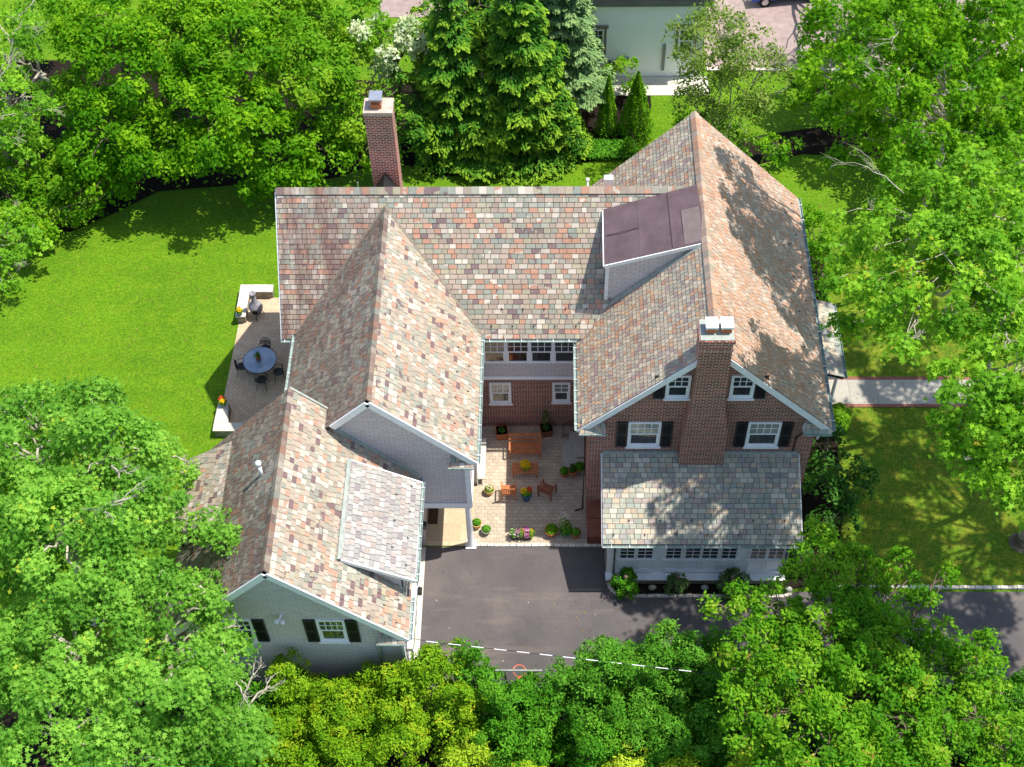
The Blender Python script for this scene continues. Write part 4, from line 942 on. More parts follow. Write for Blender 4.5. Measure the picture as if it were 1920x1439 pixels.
# lower left: great maple
tree('maple_tree', 'big light green maple filling the lower left corner beside the garage', (-18.0, 26.0, 0),
     [L_(70, 860, 9, 2.0, 2.0, 1.8), L_(200, 860, 10, 2.0, 1.9, 1.8), L_(110, 1010, 10.5, 2.4, 2.2, 1.8), L_(265, 930, 9.2, 1.5, 1.4, 1.3), L_(300, 860, 7.5, 1.0, 1.0, .9),
      L_(90, 780, 8, 1.5, 1.3, 1.2), L_(225, 1010, 9, 1.1, 1.0, 1.0), L_(380, 985, 8.8, .7, .38, .3), L_(425, 1008, 8.9, .38, .25, .2), L_(20, 1010, 8.5, 1.7, 1.5, 1.5), L_(30, 745, 8, 1.0, .9, .8), L_(185, 745, 8.5, .8, .8, .7),
      L_(200, 1085, 9.5, 1.5, 1.4, 1.2)],
     'leaf_maple', 'maple', .105, 1.2, 150, .66, 'pale_bark', .34, group=None, bare=4, sz=.4, flat=.38)
tree('maple_tree', 'light green maple at the bottom left in front of the garage wall', (-15.2, 18.6, 0),
     [L_(130, 1210, 9, 2.3, 1.9, 1.7), L_(300, 1120, 9, 1.5, 1.2, 1.1), L_(385, 1110, 8.6, .9, .8, .7), L_(300, 1290, 9, 1.9, 1.7, 1.5), L_(100, 1370, 9, 2.2, 2.0, 1.7),
      L_(430, 1250, 8, 1.1, .9, .8), L_(440, 1360, 7.5, 1.3, 1.2, 1.1), L_(250, 1420, 8, 1.8, 1.6, 1.3), L_(20, 1230, 8.5, 1.5), L_(400, 1190, 8, .7, .6, .5)],
     'leaf_maple', 'maple', .105, 1.2, 150, .66, 'pale_bark', .30, bare=5, sz=.4, flat=.38)
# back row, left of the chimney
tree('linden_tree', 'dense bright green tree behind the lawn, left one of the back row', (-20.2, 53.5, 0),
     [L_(200, 250, 4.8, 2.2), L_(230, 120, 6.8, 2.6, 2.4, 2.2), L_(180, 30, 6.8, 2.2), L_(290, 260, 4.1, 1.9, 1.8, 1.8), L_(330, 60, 7.1, 2.2, 2, 2), L_(200, 330, 2.4, 1.4), L_(150, 170, 4.4, 1.3)],
     'leaf_linden', 'oval', .105, 1.15, 130, .62, 'bark', .22, 'trees behind the back lawn', bare=1)
tree('linden_tree', 'dense bright green tree behind the lawn with low hanging branches near the house corner', (-15.2, 54.5, 0),
     [L_(420, 220, 5.4, 2.3), L_(440, 100, 6.8, 2.3), L_(380, 300, 3.3, 1.7, 1.5, 1.6), L_(520, 270, 3.7, 1.7, 1.6, 1.7), L_(470, 330, 2.2, 1.1), L_(350, 180, 5.4, 1.8), L_(560, 330, 1.9, .9), L_(430, 20, 6.8, 2.0), L_(600, 280, 2.7, 1.2)],
     'leaf_linden', 'oval', .105, 1.15, 130, .62, 'bark', .2, 'trees behind the back lawn', bare=1)
tree('linden_tree', 'yellowish green tree between the back row and the tall chimney', (-11.0, 56.0, 0),
     [L_(590, 120, 6.1, 2.2), L_(620, 40, 6.8, 2.2), L_(540, 150, 5.4, 1.7), L_(640, 200, 4.1, 1.5), L_(530, 40, 6.5, 1.8), L_(640, 265, 2.4, 1.1), L_(700, 280, 1.7, 1.0)],
     'leaf_lime', 'oval', .105, 1.1, 130, .62, 'bark', .2, 'trees behind the back lawn')
tree('young_tree', 'loose yellow green tree with bare grey twigs at the top left corner', (-27.0, 50.5, 0),
     [L_(25, 60, 7, 1.5), L_(20, 180, 6.5, 1.4), L_(60, 215, 6, 1.4, 1.0, .8), L_(10, 260, 5, 1.2)], 'leaf_maple_yellow', 'maple', .12, .8, 60, .6, 'pale_bark', .16, bare=7)
tree('leafy_shrub', 'large fresh green shrub at the left edge of the lawn', L_(70, 340, 0, 1)[:2] + (0,),
     [L_(50, 310, 2, 1.9), L_(110, 350, 1.8, 1.6), L_(20, 380, 1.8, 1.6), L_(90, 405, 1.2, 1.3), L_(140, 300, 2, 1.3), L_(130, 380, 1.0, 1.0), L_(30, 430, 1.2, 1.3), L_(175, 330, 1.2, 1.0)], 'leaf_lime', 'oval', .10, 1.6, 90, .45, 'bark', .1, cat='shrub', upb=.7)
tree('leafy_shrub', 'yellow green shrub with dry twigs hanging over the left edge of the lawn', L_(-30, 480, 0, 1)[:2] + (0,),
     [L_(20, 440, 2, 1.2), L_(60, 460, 1.8, .9, .8, .7), L_(15, 500, 1.8, 1.0), L_(5, 545, 1.4, .7)], 'leaf_maple_yellow', 'maple', .12, 1.1, 70, .5, 'pale_bark', .1, cat='shrub', bare=4)
tree('leafy_shrub', 'dark shrubs in the shade along the back edge of the lawn', (-17.5, 51.0, 0),
     [(-21.5, 49.6, 1.4, 1.2, 1.0, 1.2), (-19.3, 51.0, 1.3, 1.2, .9, 1.1), (-17.2, 51.2, 1.4, 1.1, .8, 1.2), (-15.3, 51.4, 1.2, 1.1, .8, 1.0), (-13.4, 51.4, 1.3, 1.0, .8, 1.0), (-22.9, 48.0, 1.5, 1.2, 1.2, 1.2), (-24.3, 46.8, 1.3, 1.2, 1.0, 1.0)],
     'leaf_linden', 'oval', .09, 1.8, 60, .4, 'bark', .06, cat='shrub')
tree('bushy_tree', 'yellow green tree cut by the top left corner', (-27, 58, 0),
     [L_(60, 20, 4, 1.5), L_(20, 110, 4, 1.4), L_(110, 190, 3, 1.3), L_(40, 250, 3, 1.5)], 'leaf_maple_yellow', 'oval', .1, 1.2, 90, .5, 'pale_bark', .15, bare=5)
tree('dark_conifer', 'dark bushy evergreen filling the gap between chimney and spruces', (-6.6, 54.6, 0),
     [L_(745, 170, 4.5, 1.1), L_(765, 230, 3.5, 1.1), L_(790, 60, 6, 1.3), L_(850, 30, 6, 1.4), L_(900, 10, 7, 1.4), L_(1000, 40, 6, 1.3), L_(870, 130, 4, 1.3), L_(1010, 130, 4, 1.3), L_(1030, 210, 3, 1.1), L_(1070, 250, 1.5, .9)], 'leaf_spruce', 'frond', .1, 1.3, 90, .5, 'bark', .15, group='evergreens behind the main roof')
# right side
tree('maple_tree', 'tall maple with long pale exposed limbs at the upper right', (17.0, 43.5, 0),
     [L_(1570, 50, 16.5, 1.2, 1.2, 1.0), L_(1600, 130, 17, 1.0, 1.0, .8), L_(1690, 60, 17.5, 1.6), L_(1680, 170, 17, 1.2), L_(1770, 150, 17, 1.5), L_(1860, 60, 17, 1.9), L_(1620, 230, 15, .9), L_(1590, 290, 14, .6, .5, .5), L_(1730, 250, 16, 1.2), L_(1890, 180, 16, 1.5),
      L_(1570, 215, 15, .6), L_(1830, 250, 15, 1.0), L_(1520, 130, 16, .5, .4, .4), L_(1760, 20, 18, 1.4)],
     'leaf_linden', 'maple', .105, 1.35, 95, .5, 'pale_bark', .15, bare=8, jit=.6, holes=.15)
tree('bushy_tree', 'dense green thicket under the tall maple at the upper right', (19.0, 54.5, 0),
     [L_(1560, 90, 4, 1.5), L_(1640, 60, 5, 1.8), L_(1740, 100, 5, 2.0), L_(1830, 130, 5, 2.0), L_(1900, 60, 6, 2.2), L_(1560, 190, 3, 1.4), L_(1660, 200, 4, 1.7), L_(1780, 230, 4, 1.8), L_(1880, 260, 4, 1.9), L_(1700, 300, 3, 1.4), L_(1800, 330, 3, 1.5), L_(1900, 350, 3, 1.5), L_(1500, 170, 2, .9)],
     'leaf_linden', 'oval', .1, 1.2, 90, .55, 'bark', .2)
tree('bushy_tree', 'green thicket behind the gravel drive at the top edge', (14.0, 66.5, 0),
     [L_(1590, 10, 4, 1.4), L_(1660, 10, 4, 1.8), L_(1740, 5, 4, 1.8)], 'leaf_lime', 'oval', .11, 1.0, 70, .6, 'bark', .2)
tree('maple_tree', 'bright green maple on the right reaching over the east roof', (18.8, 36.5, 0),
     [L_(1740, 420, 16.5, 1.9), L_(1640, 470, 15.5, 1.3, 1.2, 1.0), L_(1840, 400, 16.5, 2.0), L_(1800, 520, 17.0, 1.7), L_(1680, 560, 16.5, 1.0, .9, .8), L_(1890, 500, 16.5, 1.6), L_(1600, 540, 15.5, .8, .6, .6), L_(1850, 330, 15.5, 1.4), L_(1730, 330, 14.5, .9, .8, .7), L_(1880, 610, 16.5, 1.3),
      L_(1610, 420, 15.0, .7, .7, .6), L_(1690, 650, 16.5, .45, .45, .4), L_(1760, 600, 16.5, .6, .6, .5), L_(1580, 610, 13.5, .35, .3, .25), L_(1640, 620, 15.0, .35, .3, .3)],
     'leaf_maple_yellow', 'maple', .105, 1.35, 95, .52, 'pale_bark', .16, bare=6, jit=.6, holes=.15)
tree('maple_tree', 'bright green maple leaning over the garden path at the right edge', (22.5, 33.5, 0),
     [L_(1840, 750, 17, 1.1), L_(1900, 700, 17, 1.4), L_(1830, 830, 16, .9, .9, .8), L_(1900, 860, 16, 1.2), L_(1790, 790, 16, .55, .5, .5), L_(1800, 850, 16, .4, .35, .3), L_(1900, 930, 16, .5), L_(1960, 800, 17, 1.8), L_(1990, 900, 16, 1.8), L_(1990, 1010, 14, 1.0), L_(1780, 700, 16, .5, .4, .35)],
     'leaf_maple_yellow', 'maple', .105, 1.3, 95, .5, 'pale_bark', .16, bare=5, jit=.6, holes=.15)
tree('maple_tree', 'tall maple mostly beyond the right edge shading the front lawn', (24.5, 31.0, 0),
     [(19.4, 29.0, 16.5, 1.3, 1.2, 1.0), (19.8, 26.5, 16.5, 1.2, 1.1, .9), (21.8, 25.2, 16.5, 1.4, 1.2, .9), (24, 26.0, 17, 1.4, 1.3, 1), (21.2, 33.2, 17, 1.2, 1.1, .9), (23.2, 36.6, 17.5, 1.3, 1.2, 1), (22, 31, 17, 1.6, 1.6, 1.2), (21.4, 27.4, 17, 1.3, 1.2, 1.0), (19.3, 33, 17.5, 1.2, 1.2, .9), (24, 28.6, 17, 1.6, 1.5, 1.2), (24.5, 34, 17, 1.8, 1.7, 1.2), (21.3, 35.5, 17, 1.3, 1.3, 1), (26.5, 31, 17, 1.5, 1.4, 1), (19.6, 37.8, 17, 1.1, 1.1, .9), (23, 39, 17, 1.8, 1.6, 1.2), (26.5, 37, 17, 1.6, 1.6, 1.2), (20.6, 41.5, 17, 1.3, 1.3, 1), (24.6, 43.5, 17, 1.7, 1.7, 1.2), (20.5, 31.3, 19, .9, .9, .7)],
     'leaf_maple_yellow', 'maple', .14, 1.25, 90, .6, 'pale_bark', .14, jit=.6, holes=.12)
# cherry bottom right
tree('cherry_tree', 'wide yellow green cherry tree with reddish shoots in front of the driveway', (10.6, 20.2, 0),
     [L_(1560, 1200, 8, 1.5, 1.3, 1.1), L_(1460, 1130, 7.5, .9, .7, .6), L_(1550, 1060, 8, .8, .9, .7), L_(1540, 1000, 8.2, .45, .5, .5), L_(1600, 1040, 7.5, .55, .5, .5), L_(1500, 1050, 8, .6, .5, .5), L_(1650, 1080, 7, .6), L_(1720, 1130, 7, .6), L_(1430, 1200, 7.5, .8), L_(1640, 1200, 8, 1.1), L_(1440, 1310, 7.5, .9), L_(1390, 1110, 7.2, .3, .25, .2), L_(1880, 1300, 7, .5), L_(1400, 1200, 7.5, .9, .6, .5), L_(1660, 1150, 7.5, .8, .6, .5), L_(1690, 1060, 6.5, .5, .6, .4),
      L_(1480, 1270, 8, 1.3, 1.1, .9), L_(1640, 1270, 8, 1.5, 1.2, 1.1), L_(1760, 1200, 7.5, .9, .7, .6), L_(1830, 1260, 7.5, .9, .8, .7), L_(1400, 1350, 7.5, .9), L_(1540, 1380, 8, 1.5, 1.3, 1.1), L_(1700, 1370, 8, 1.4, 1.2, 1.1),
      L_(1830, 1340, 7.5, .9), L_(1370, 1260, 7, .5, .35, .3), L_(1340, 1130, 7, .3, .3, .25), L_(1385, 1140, 7.2, .45, .35, .3), L_(1620, 1430, 7.5, 1.5), L_(1450, 1430, 7, 1.1), L_(1880, 1400, 7, 1.1), L_(1770, 1430, 7, 1.2), L_(1750, 1290, 7.5, 1.1), L_(1710, 1210, 7, .9), L_(1580, 1300, 7, 1.2), L_(1850, 1210, 7, .6), L_(1610, 1090, 7.5, .6), L_(1500, 1190, 7.5, .9), L_(1780, 1070, 6.5, .35, .35, .3), L_(1590, 1140, 8.2, .9)],
     'leaf_cherry', 'oval', .072, 2.4, 105, .40, 'bark', .13, bare=3, sz=.45, holes=.26)
# airy willow-like tree behind right wing
tree('birch_tree', 'airy pale green tree with thin stems behind the right roof', (8.3, 52.3, 0),
     [L_(1340, 150, 6, 1.7, 1.5, 2.0), L_(1440, 130, 6, 1.0), L_(1350, 40, 8, 1.2), L_(1400, 90, 8, 1.3), L_(1300, 80, 8, 1.3), L_(1370, 220, 4, 1.4), L_(1290, 190, 4.5, .9), L_(1420, 190, 4.5, .9)],
     'leaf_willow', 'oval', .07, 1.3, 85, .6, 'pale_bark', .09, bare=12, jit=.8, holes=.2)
HOLLY = True
def shrub(label, c, r, mat, leaf='oval', size=.06, n=900, name='round_shrub', cat='shrub', group=None):
    t = thing(name, label, cat, (c[0], c[1], 0), 0, group)
    rx, ry, rz = r if isinstance(r, tuple) else (r, r, r)
    d = RNG.normal(size=(n, 3)); d /= np.linalg.norm(d, axis=1, keepdims=True); d[:, 2] = np.where(d[:, 2] < -.35, -d[:, 2], d[:, 2])
    ph = RNG.random(3) * 6
    rr = (1 + .08 * np.sin(5 * d[:, 0] + ph[0]) * np.sin(5 * d[:, 1] + ph[1]) + .07 * np.sin(11 * d[:, 0] + ph[2]) * np.sin(9 * d[:, 2])) * np.where(RNG.random(n) < .25, RNG.uniform(.6, .95, n), RNG.uniform(.93, 1.06, n))
    P_ = np.array([c[0], c[1], c[2]]) + d * rr[:, None] * np.array([rx, ry, rz])
    leaf_mesh('foliage', P_, d + np.array([0, 0, .4]) + RNG.normal(size=(n, 3)) * .5, size * RNG.uniform(.7, 1.35, n), leaf, mat, t, RNG.random(n))
    mb = MB()
    for k in range(7):
        a = k * .9; p, r_ = bent((c[0], c[1], 0), (c[0] + math.cos(a) * rx * .6, c[1] + math.sin(a) * ry * .6, c[2] + rz * .5), .035, .01, 3); mb.tube(p, r_, 5)
    mb.build('stems', 'bark', t); return t
SHR = [('dark green bushy shrub at the left end of the sunroom bed', 3.14, 27.34, 1.2, .5, 'leaf_yew'), ('small olive shrub in the middle of the sunroom bed', 5.2, 27.34, 1.0, .42, 'leaf_grey'), ('larger olive shrub right of the middle in the sunroom bed', 7.35, 27.32, 1.2, .56, 'leaf_grey')]
shrub('glossy green ball shrub just below the garden path', (12.45, 35.3, .7), (.62, .62, .75), 'leaf_lime', 'frond', .06, 2400)
tree('holly_shrub', 'dark green holly bushes shaded against the east brick wall', (11.6, 32.6, 0),
     [(11.6, 33.3, 1.6, 1.0, 1.1, 1.2), (12.4, 31.6, 1.2, 1.1, 1.0, 1.0), (11.2, 31.3, 2.0, .8, .9, 1.0)], 'leaf_holly', 'oval', .08, 2.2, 60, .4, 'bark', .08, cat='shrub')
tree('holly_shrub', 'dark green shrub below the hollies at the sunroom corner', (11.2, 29.7, 0),
     [(11.0, 29.7, .9, .7, .7, .7), (11.9, 30.3, .7, .8, .7, .6)], 'leaf_holly', 'oval', .07, 2.2, 60, .35, 'bark', .06, cat='shrub')
shrub('dark low shrub right beside the sunroom end wall', (10.2, 28.6, .5), (.6, .7, .55), 'leaf_holly', 'oval', .06, 2200)
tree('holly_shrub', 'tall dark shrub between east roof edge and the maple', (12.6, 43.4, 0),
     [(12.4, 44.2, 2.2, .9, 1.2, 1.6), (12.9, 42.3, 1.6, .8, 1.0, 1.2), (12.3, 45.8, 1.6, .8, .8, 1.1)], 'leaf_linden', 'oval', .08, 1.8, 60, .4, 'bark', .07, cat='shrub')
tree('leafy_shrub', 'green shrub mass behind the far end of the right roof', (10.2, 51.8, 0),
     [L_(1400, 270, 1.8, 1.3, 1.1, 1.1), L_(1460, 275, 1.5, 1.0, .9, .9), L_(1340, 250, 1.8, 1.1), L_(1290, 230, 1.6, 1.0)], 'leaf_linden', 'oval', .08, 1.8, 60, .4, 'bark', .06, cat='shrub')
tree('leafy_shrub', 'lime green shrub below the white house', L_(1150, 140, 0, 1)[:2] + (0,),
     [L_(1160, 135, 1.6, .9, .8, .8), L_(1185, 160, 1.1, .7), L_(1125, 150, 1.0, .6)], 'leaf_lime', 'oval', .08, 2.0, 60, .35, 'bark', .05, cat='shrub')
tree('leafy_shrub', 'pale green shrub at the edge of the ground cover by the roof', L_(1185, 285, 0, 1)[:2] + (0,),
     [L_(1185, 272, .7, .55, .5, .5)], 'leaf_lime', 'oval', .07, 2.4, 60, .3, 'bark', .04, cat='shrub')
tree('leafy_shrub', 'dark evergreen shrub against the white wall', L_(1150, 118, 0, 1)[:2] + (0,),
     [L_(1145, 108, 1.0, 1.2, .6, .7), L_(1215, 120, .6, .8, .4, .4)], 'leaf_holly', 'oval', .07, 2.2, 60, .3, 'bark', .04, cat='shrub')
tree('dogwood_tree', 'creamy white flowering dogwood behind the tall chimney', (-7.6, 54.6, 0),
     [L_(700, 120, 5, 1.0, .8, .7), L_(745, 100, 6, 1.0, .9, .9), L_(690, 60, 6.5, .9), L_(770, 60, 6.5, 1.0), L_(800, 125, 4.5, .6)], 'leaf_dogwood', 'oval', .09, 1.9, 70, .45, 'bark', .12)

# conifers
def conifer(label, base, h, r0, mat, z0=.3, layers=15, group=None, name='spruce_tree', droop=.35, dens=1.0, lean=(0, 0), nsz=.09):
    t = thing(name, label, 'tree', base, 0, group)
    B = np.array(base, float); P_, N_, D_, Rn = [], [], [], []
    mb = MB()
    for i in range(layers):
        f = i / layers; z = z0 + (h - z0) * (f ** .92); L = r0 * (1 - f) ** .8 * random.uniform(.88, 1.1) + .12
        nb = max(5, int(11 * (1 - f) + 4)); a0 = random.uniform(0, 6.28)
        for k in range(nb):
            a = a0 + 2 * math.pi * k / nb + random.uniform(-.2, .2); Lb = L * random.uniform(.7, 1.15); zz = z + random.uniform(-.25, .25)
            dr_ = np.array([math.cos(a), math.sin(a), 0]); tr_ = random.random()
            m = int(190 * dens * Lb / 2 + 25)
            s_ = RNG.random(m) ** .6
            # frond: a flat spray widening in the middle, drooping towards the tip
            wid = .46 * Lb * np.sin(np.clip(s_ * 1.05 + .12, 0, 1) * math.pi * .86) + .06
            lat = RNG.uniform(-1, 1, m) * wid
            side = np.array([-dr_[1], dr_[0], 0])
            zc = zz + .12 * Lb * s_ - droop * Lb * s_ ** 2.2 - np.abs(lat) * .45 + RNG.normal(size=m) * .05
            p = B + np.outer(s_ * Lb, dr_) + np.outer(lat, side); p[:, 2] = zc
            p[:, 0] += lean[0] * zc; p[:, 1] += lean[1] * zc
            P_.append(p); N_.append(np.array([0, 0, 1]) + dr_ * .5 * s_[:, None] + RNG.normal(size=(m, 3)) * .3)
            dd = np.outer(np.ones(m), dr_) * .8 + np.outer(np.sign(lat), side) * .6 + np.array([0, 0, -.35]); D_.append(dd)
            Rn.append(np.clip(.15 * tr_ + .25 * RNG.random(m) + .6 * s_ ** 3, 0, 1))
            e = B + dr_ * Lb * .8; mb.tube([(B[0], B[1], zz), (e[0], e[1], zz + .05 * Lb - droop * Lb * .4)], [.03, .01], 4)
    P_ = np.concatenate(P_); n = len(P_)
    leaf_mesh('crown', P_, np.concatenate(N_), nsz * RNG.uniform(.8, 1.7, n), 'frond', mat, t, np.concatenate(Rn), np.concatenate(D_))
    q = MB(); q.tube([(B[0], B[1], -.1), (B[0], B[1], h * .5), (B[0], B[1], h)], [.22, .12, .02], 8); q.build('trunk', 'bark', t, smooth=True)
    mb.build('branches', 'bark', t)
    return t
EG = 'evergreens behind the main roof'
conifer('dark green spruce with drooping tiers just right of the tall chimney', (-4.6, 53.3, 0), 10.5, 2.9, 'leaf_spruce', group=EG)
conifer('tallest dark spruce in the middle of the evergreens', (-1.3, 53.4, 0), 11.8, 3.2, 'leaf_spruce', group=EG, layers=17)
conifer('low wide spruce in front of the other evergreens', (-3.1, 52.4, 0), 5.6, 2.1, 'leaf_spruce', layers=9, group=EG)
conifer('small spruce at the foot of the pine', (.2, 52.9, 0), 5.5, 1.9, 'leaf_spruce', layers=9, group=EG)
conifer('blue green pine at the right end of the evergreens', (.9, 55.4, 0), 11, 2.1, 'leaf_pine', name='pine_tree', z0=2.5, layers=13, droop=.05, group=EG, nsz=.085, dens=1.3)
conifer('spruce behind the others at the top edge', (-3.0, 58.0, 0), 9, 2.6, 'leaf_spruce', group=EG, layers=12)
def arbor(label, base, h, r, mat, n=6000, group=None, name='arborvitae', top=.0, pw=.85, size=.06, leaf='frond', tips=True):
    t = thing(name, label, 'tree' if h > 2 else 'shrub', base, 0, group)
    s_ = 1 - RNG.random(n) ** .8; a = RNG.random(n) * 6.283; z = h * (1 - s_)
    f = 1 - z / h
    ph = RNG.random(4) * 6
    prof = np.clip((f ** pw) * (1 - top) + top * np.sqrt(np.clip(1 - (1 - f) ** 4, 0, 1)), .02, 1)
    # vertical plumes
    pl = 1 + .11 * np.sin(a * 7 + ph[0] + z * 1.5) + .07 * np.sin(a * 13 + ph[1] - z * 2.3) + .06 * np.sin(z * 6 + a * 3 + ph[2])
    rr = r * prof * pl * np.where(RNG.random(n) < .3, RNG.uniform(.55, .95, n), RNG.uniform(.94, 1.07, n))
    P_ = np.stack([base[0] + rr * np.cos(a), base[1] + rr * np.sin(a), z + RNG.normal(size=n) * .04], 1)
    out = np.stack([np.cos(a), np.sin(a), np.full(n, .35)], 1)
    Nn = np.cross(out, RNG.normal(size=(n, 3))) * .6 + out * .8 + RNG.normal(size=(n, 3)) * .3
    D_ = out * .7 + np.array([0, 0, .8])
    rn = np.clip(RNG.random(n) * .45 + .55 * (pl - .85) / .35 * RNG.random(n), 0, 1)
    leaf_mesh('crown', P_, Nn, size * RNG.uniform(.7, 1.6, n), leaf, mat, t, rn, D_)
    q = MB(); q.tube([(base[0], base[1], 0), (base[0], base[1], h * .85)], [.09, .02], 6); q.build('trunk', 'bark', t); return t
arbor('slim cone shaped evergreen beside the pine', (3.1, 53.9, 0), 3.9, .62, 'leaf_lime', 4500)
arbor('broader cone shaped evergreen right of the slim one', (4.55, 53.9, 0), 4.1, .9, 'leaf_lime', 6500)
# hedge along the driveway's near side
HG = 'evergreen hedge along the near side of the driveway'
hed = [(-10.6, 20.9, 3.6, 1.0, 'leaf_yew', 'dark evergreen below the left garage window'), (-9.4, 19.6, 3.6, 1.1, 'leaf_cedar', 'golden cedar beside the maple at the bottom left'), (-11.4, 19.4, 3.0, 1.1, 'leaf_yew', 'dark evergreen beneath the maple at the bottom left'), (17.9, 21.6, 3.4, 1.1, 'leaf_yew', 'dark shrub at the far right end of the hedge'), (10.4, 20.9, 3.4, 1.1, 'leaf_yew', 'dark hedge plant at the foot of the cherry'), (7.2, 19.8, 3.4, 1.1, 'leaf_yew', 'dark hedge plant left of the cherry trunk'),
       (-8.9, 21.4, 4.6, .9, 'leaf_cedar', 'golden cedar below the small garage window'), (-7.3, 20.9, 4.3, 1.0, 'leaf_cedar', 'golden cedar in front of the garage downspout'),
       (-5.9, 21.4, 4.4, 1.0, 'leaf_cedar', 'golden cedar covering the garage corner'), (-4.3, 21.9, 4.9, 1.05, 'leaf_cedar', 'tall golden cedar where the overhead cable starts'),
       (-5.2, 19.9, 4.6, 1.2, 'leaf_cedar', 'brown flecked golden cedar at the bottom edge'), (-7.4, 19.2, 4.4, 1.2, 'leaf_cedar', 'yellow green cedar low in the bottom left of the hedge'),
       (-3.2, 20.6, 4.2, 1.0, 'leaf_cedar', 'orange tinged cedar beside the dark yews'), (-2.7, 22.0, 4.3, .7, 'leaf_yew', 'narrow dark yew left of the basketball hoop'),
       (-1.7, 20.9, 3.9, .95, 'leaf_yew', 'dark yew just below the basketball hoop'), (-.4, 20.9, 3.5, .9, 'leaf_yew', 'dark yew at the right post of the hoop'),
       (-1.0, 19.6, 3.6, 1.1, 'leaf_yew', 'low dark yew at the bottom middle'), (.8, 21.2, 4.2, .95, 'leaf_arbor', 'mid green arborvitae right of the hoop'),
       (2.2, 21.7, 4.8, 1.1, 'leaf_arbor', 'rounded bright arborvitae under the cable'), (3.7, 21.9, 4.9, 1.15, 'leaf_arbor', 'tallest rounded arborvitae under the cable'),
       (5.2, 21.8, 4.8, 1.1, 'leaf_arbor', 'rounded arborvitae beside the cherry branches'), (6.7, 21.7, 4.6, 1.1, 'leaf_arbor', 'arborvitae half covered by the cherry'),
       (1.6, 20.0, 3.6, 1.1, 'leaf_yew', 'dark arborvitae in the second row below the tallest ones'), (3.6, 20.1, 4.0, 1.2, 'leaf_arbor', 'second row arborvitae at the bottom middle right'), (5.4, 20.0, 3.8, 1.2, 'leaf_arbor', 'second row arborvitae left of the cherry trunk'),
       (14.6, 20.6, 3.8, 1.1, 'leaf_arbor', 'dark hedge plant at the bottom right corner'), (16.2, 21.4, 3.6, 1.1, 'leaf_arbor', 'dark hedge plant at the right edge by the road'), (12.6, 20.6, 3.8, 1.1, 'leaf_yew', 'dark hedge plant behind the cherry'), (8.4, 21.6, 4.0, 1.0, 'leaf_yew', 'dark hedge plant beneath the cherry crown'), (16.4, 19.6, 3.8, 1.2, 'leaf_arbor', 'hedge plant in the bottom right corner below the road')]
def bushy(label, base, h, r, mat, group, leaf='frond', size=.058, dens=2.1, per=130, rc=.34):
    x, y, _ = base; lob = [(x, y, h * .35, r, r, h * .35)]
    n = 7
    for k in range(n):
        a = k * 2 * math.pi / n + random.uniform(-.4, .4); f = random.uniform(.35, .8); hh = h * random.uniform(.55, .86)
        q = r * random.uniform(.38, .55); lob.append((x + math.cos(a) * r * f, y + math.sin(a) * r * f, hh, q, q, q * random.uniform(1.0, 1.5)))
    lob.append((x + random.uniform(-.2, .2), y + random.uniform(-.2, .2), h * .86, r * .5, r * .5, h * .15))
    t = tree('arborvitae', label, base, lob, mat, leaf, size, dens, per, rc, 'bark', .09, group, limbs=False, upb=.35, inner=.15, jit=.5, holes=.12)
    return t
for lb, x, y, h, r, mt in SHR:
    t_ = bushy(lb, (x, y, 0), h, r, mt, None, 'frond', .045, 9, 55, .17); t_.name = 'round_shrub'; t_['category'] = 'shrub'
for x, y, h, r, mt, lb in hed:
    hk = 1.22 if -3.4 < x < 0.2 else (1.14 if x < 9 and mt != 'leaf_cedar' else 1.05)
    bushy(lb, (x, y + (.25 if 0 < x < 9 and y > 21 else 0), 0), h * hk, r * 1.15, mt, HG)
for x, y, h, lb in ((-2.6, 18.9, 4.2, 'pale golden bush at the bottom edge, left of the three'), (2.8, 18.5, 4.2, 'pale golden bush at the bottom edge in the middle'), (4.6, 18.3, 4.2, 'pale golden bush at the bottom edge, right of the middle'), (6.6, 18.3, 4.2, 'pale golden bush at the bottom edge near the cherry'), (-.6, 18.3, 4.0, 'pale golden bush at the bottom edge below the dark yews'), (16.0, 18.0, 4.0, 'pale golden bush in the bottom right corner')):
    bushy(lb, (x, y, 0), h, .85, 'leaf_gold', 'golden bushes at the bottom edge')
# ground cover below the pine
n = 5200; P_ = np.stack([RNG.uniform(.6, 4.6, n), RNG.uniform(51.9, 53.2, n) + 0, RNG.uniform(.18, .36, n)], 1)
gc = leaf_mesh('ground_cover', P_, np.array([0, 0, 1.]) + RNG.normal(size=(n, 3)) * .45, RNG.uniform(.05, .09, n), 'oval', 'leaf_yew', None, RNG.random(n))
tag(gc, 'glossy dark green ground cover between lawn and pine', 'ground cover', kind='stuff')

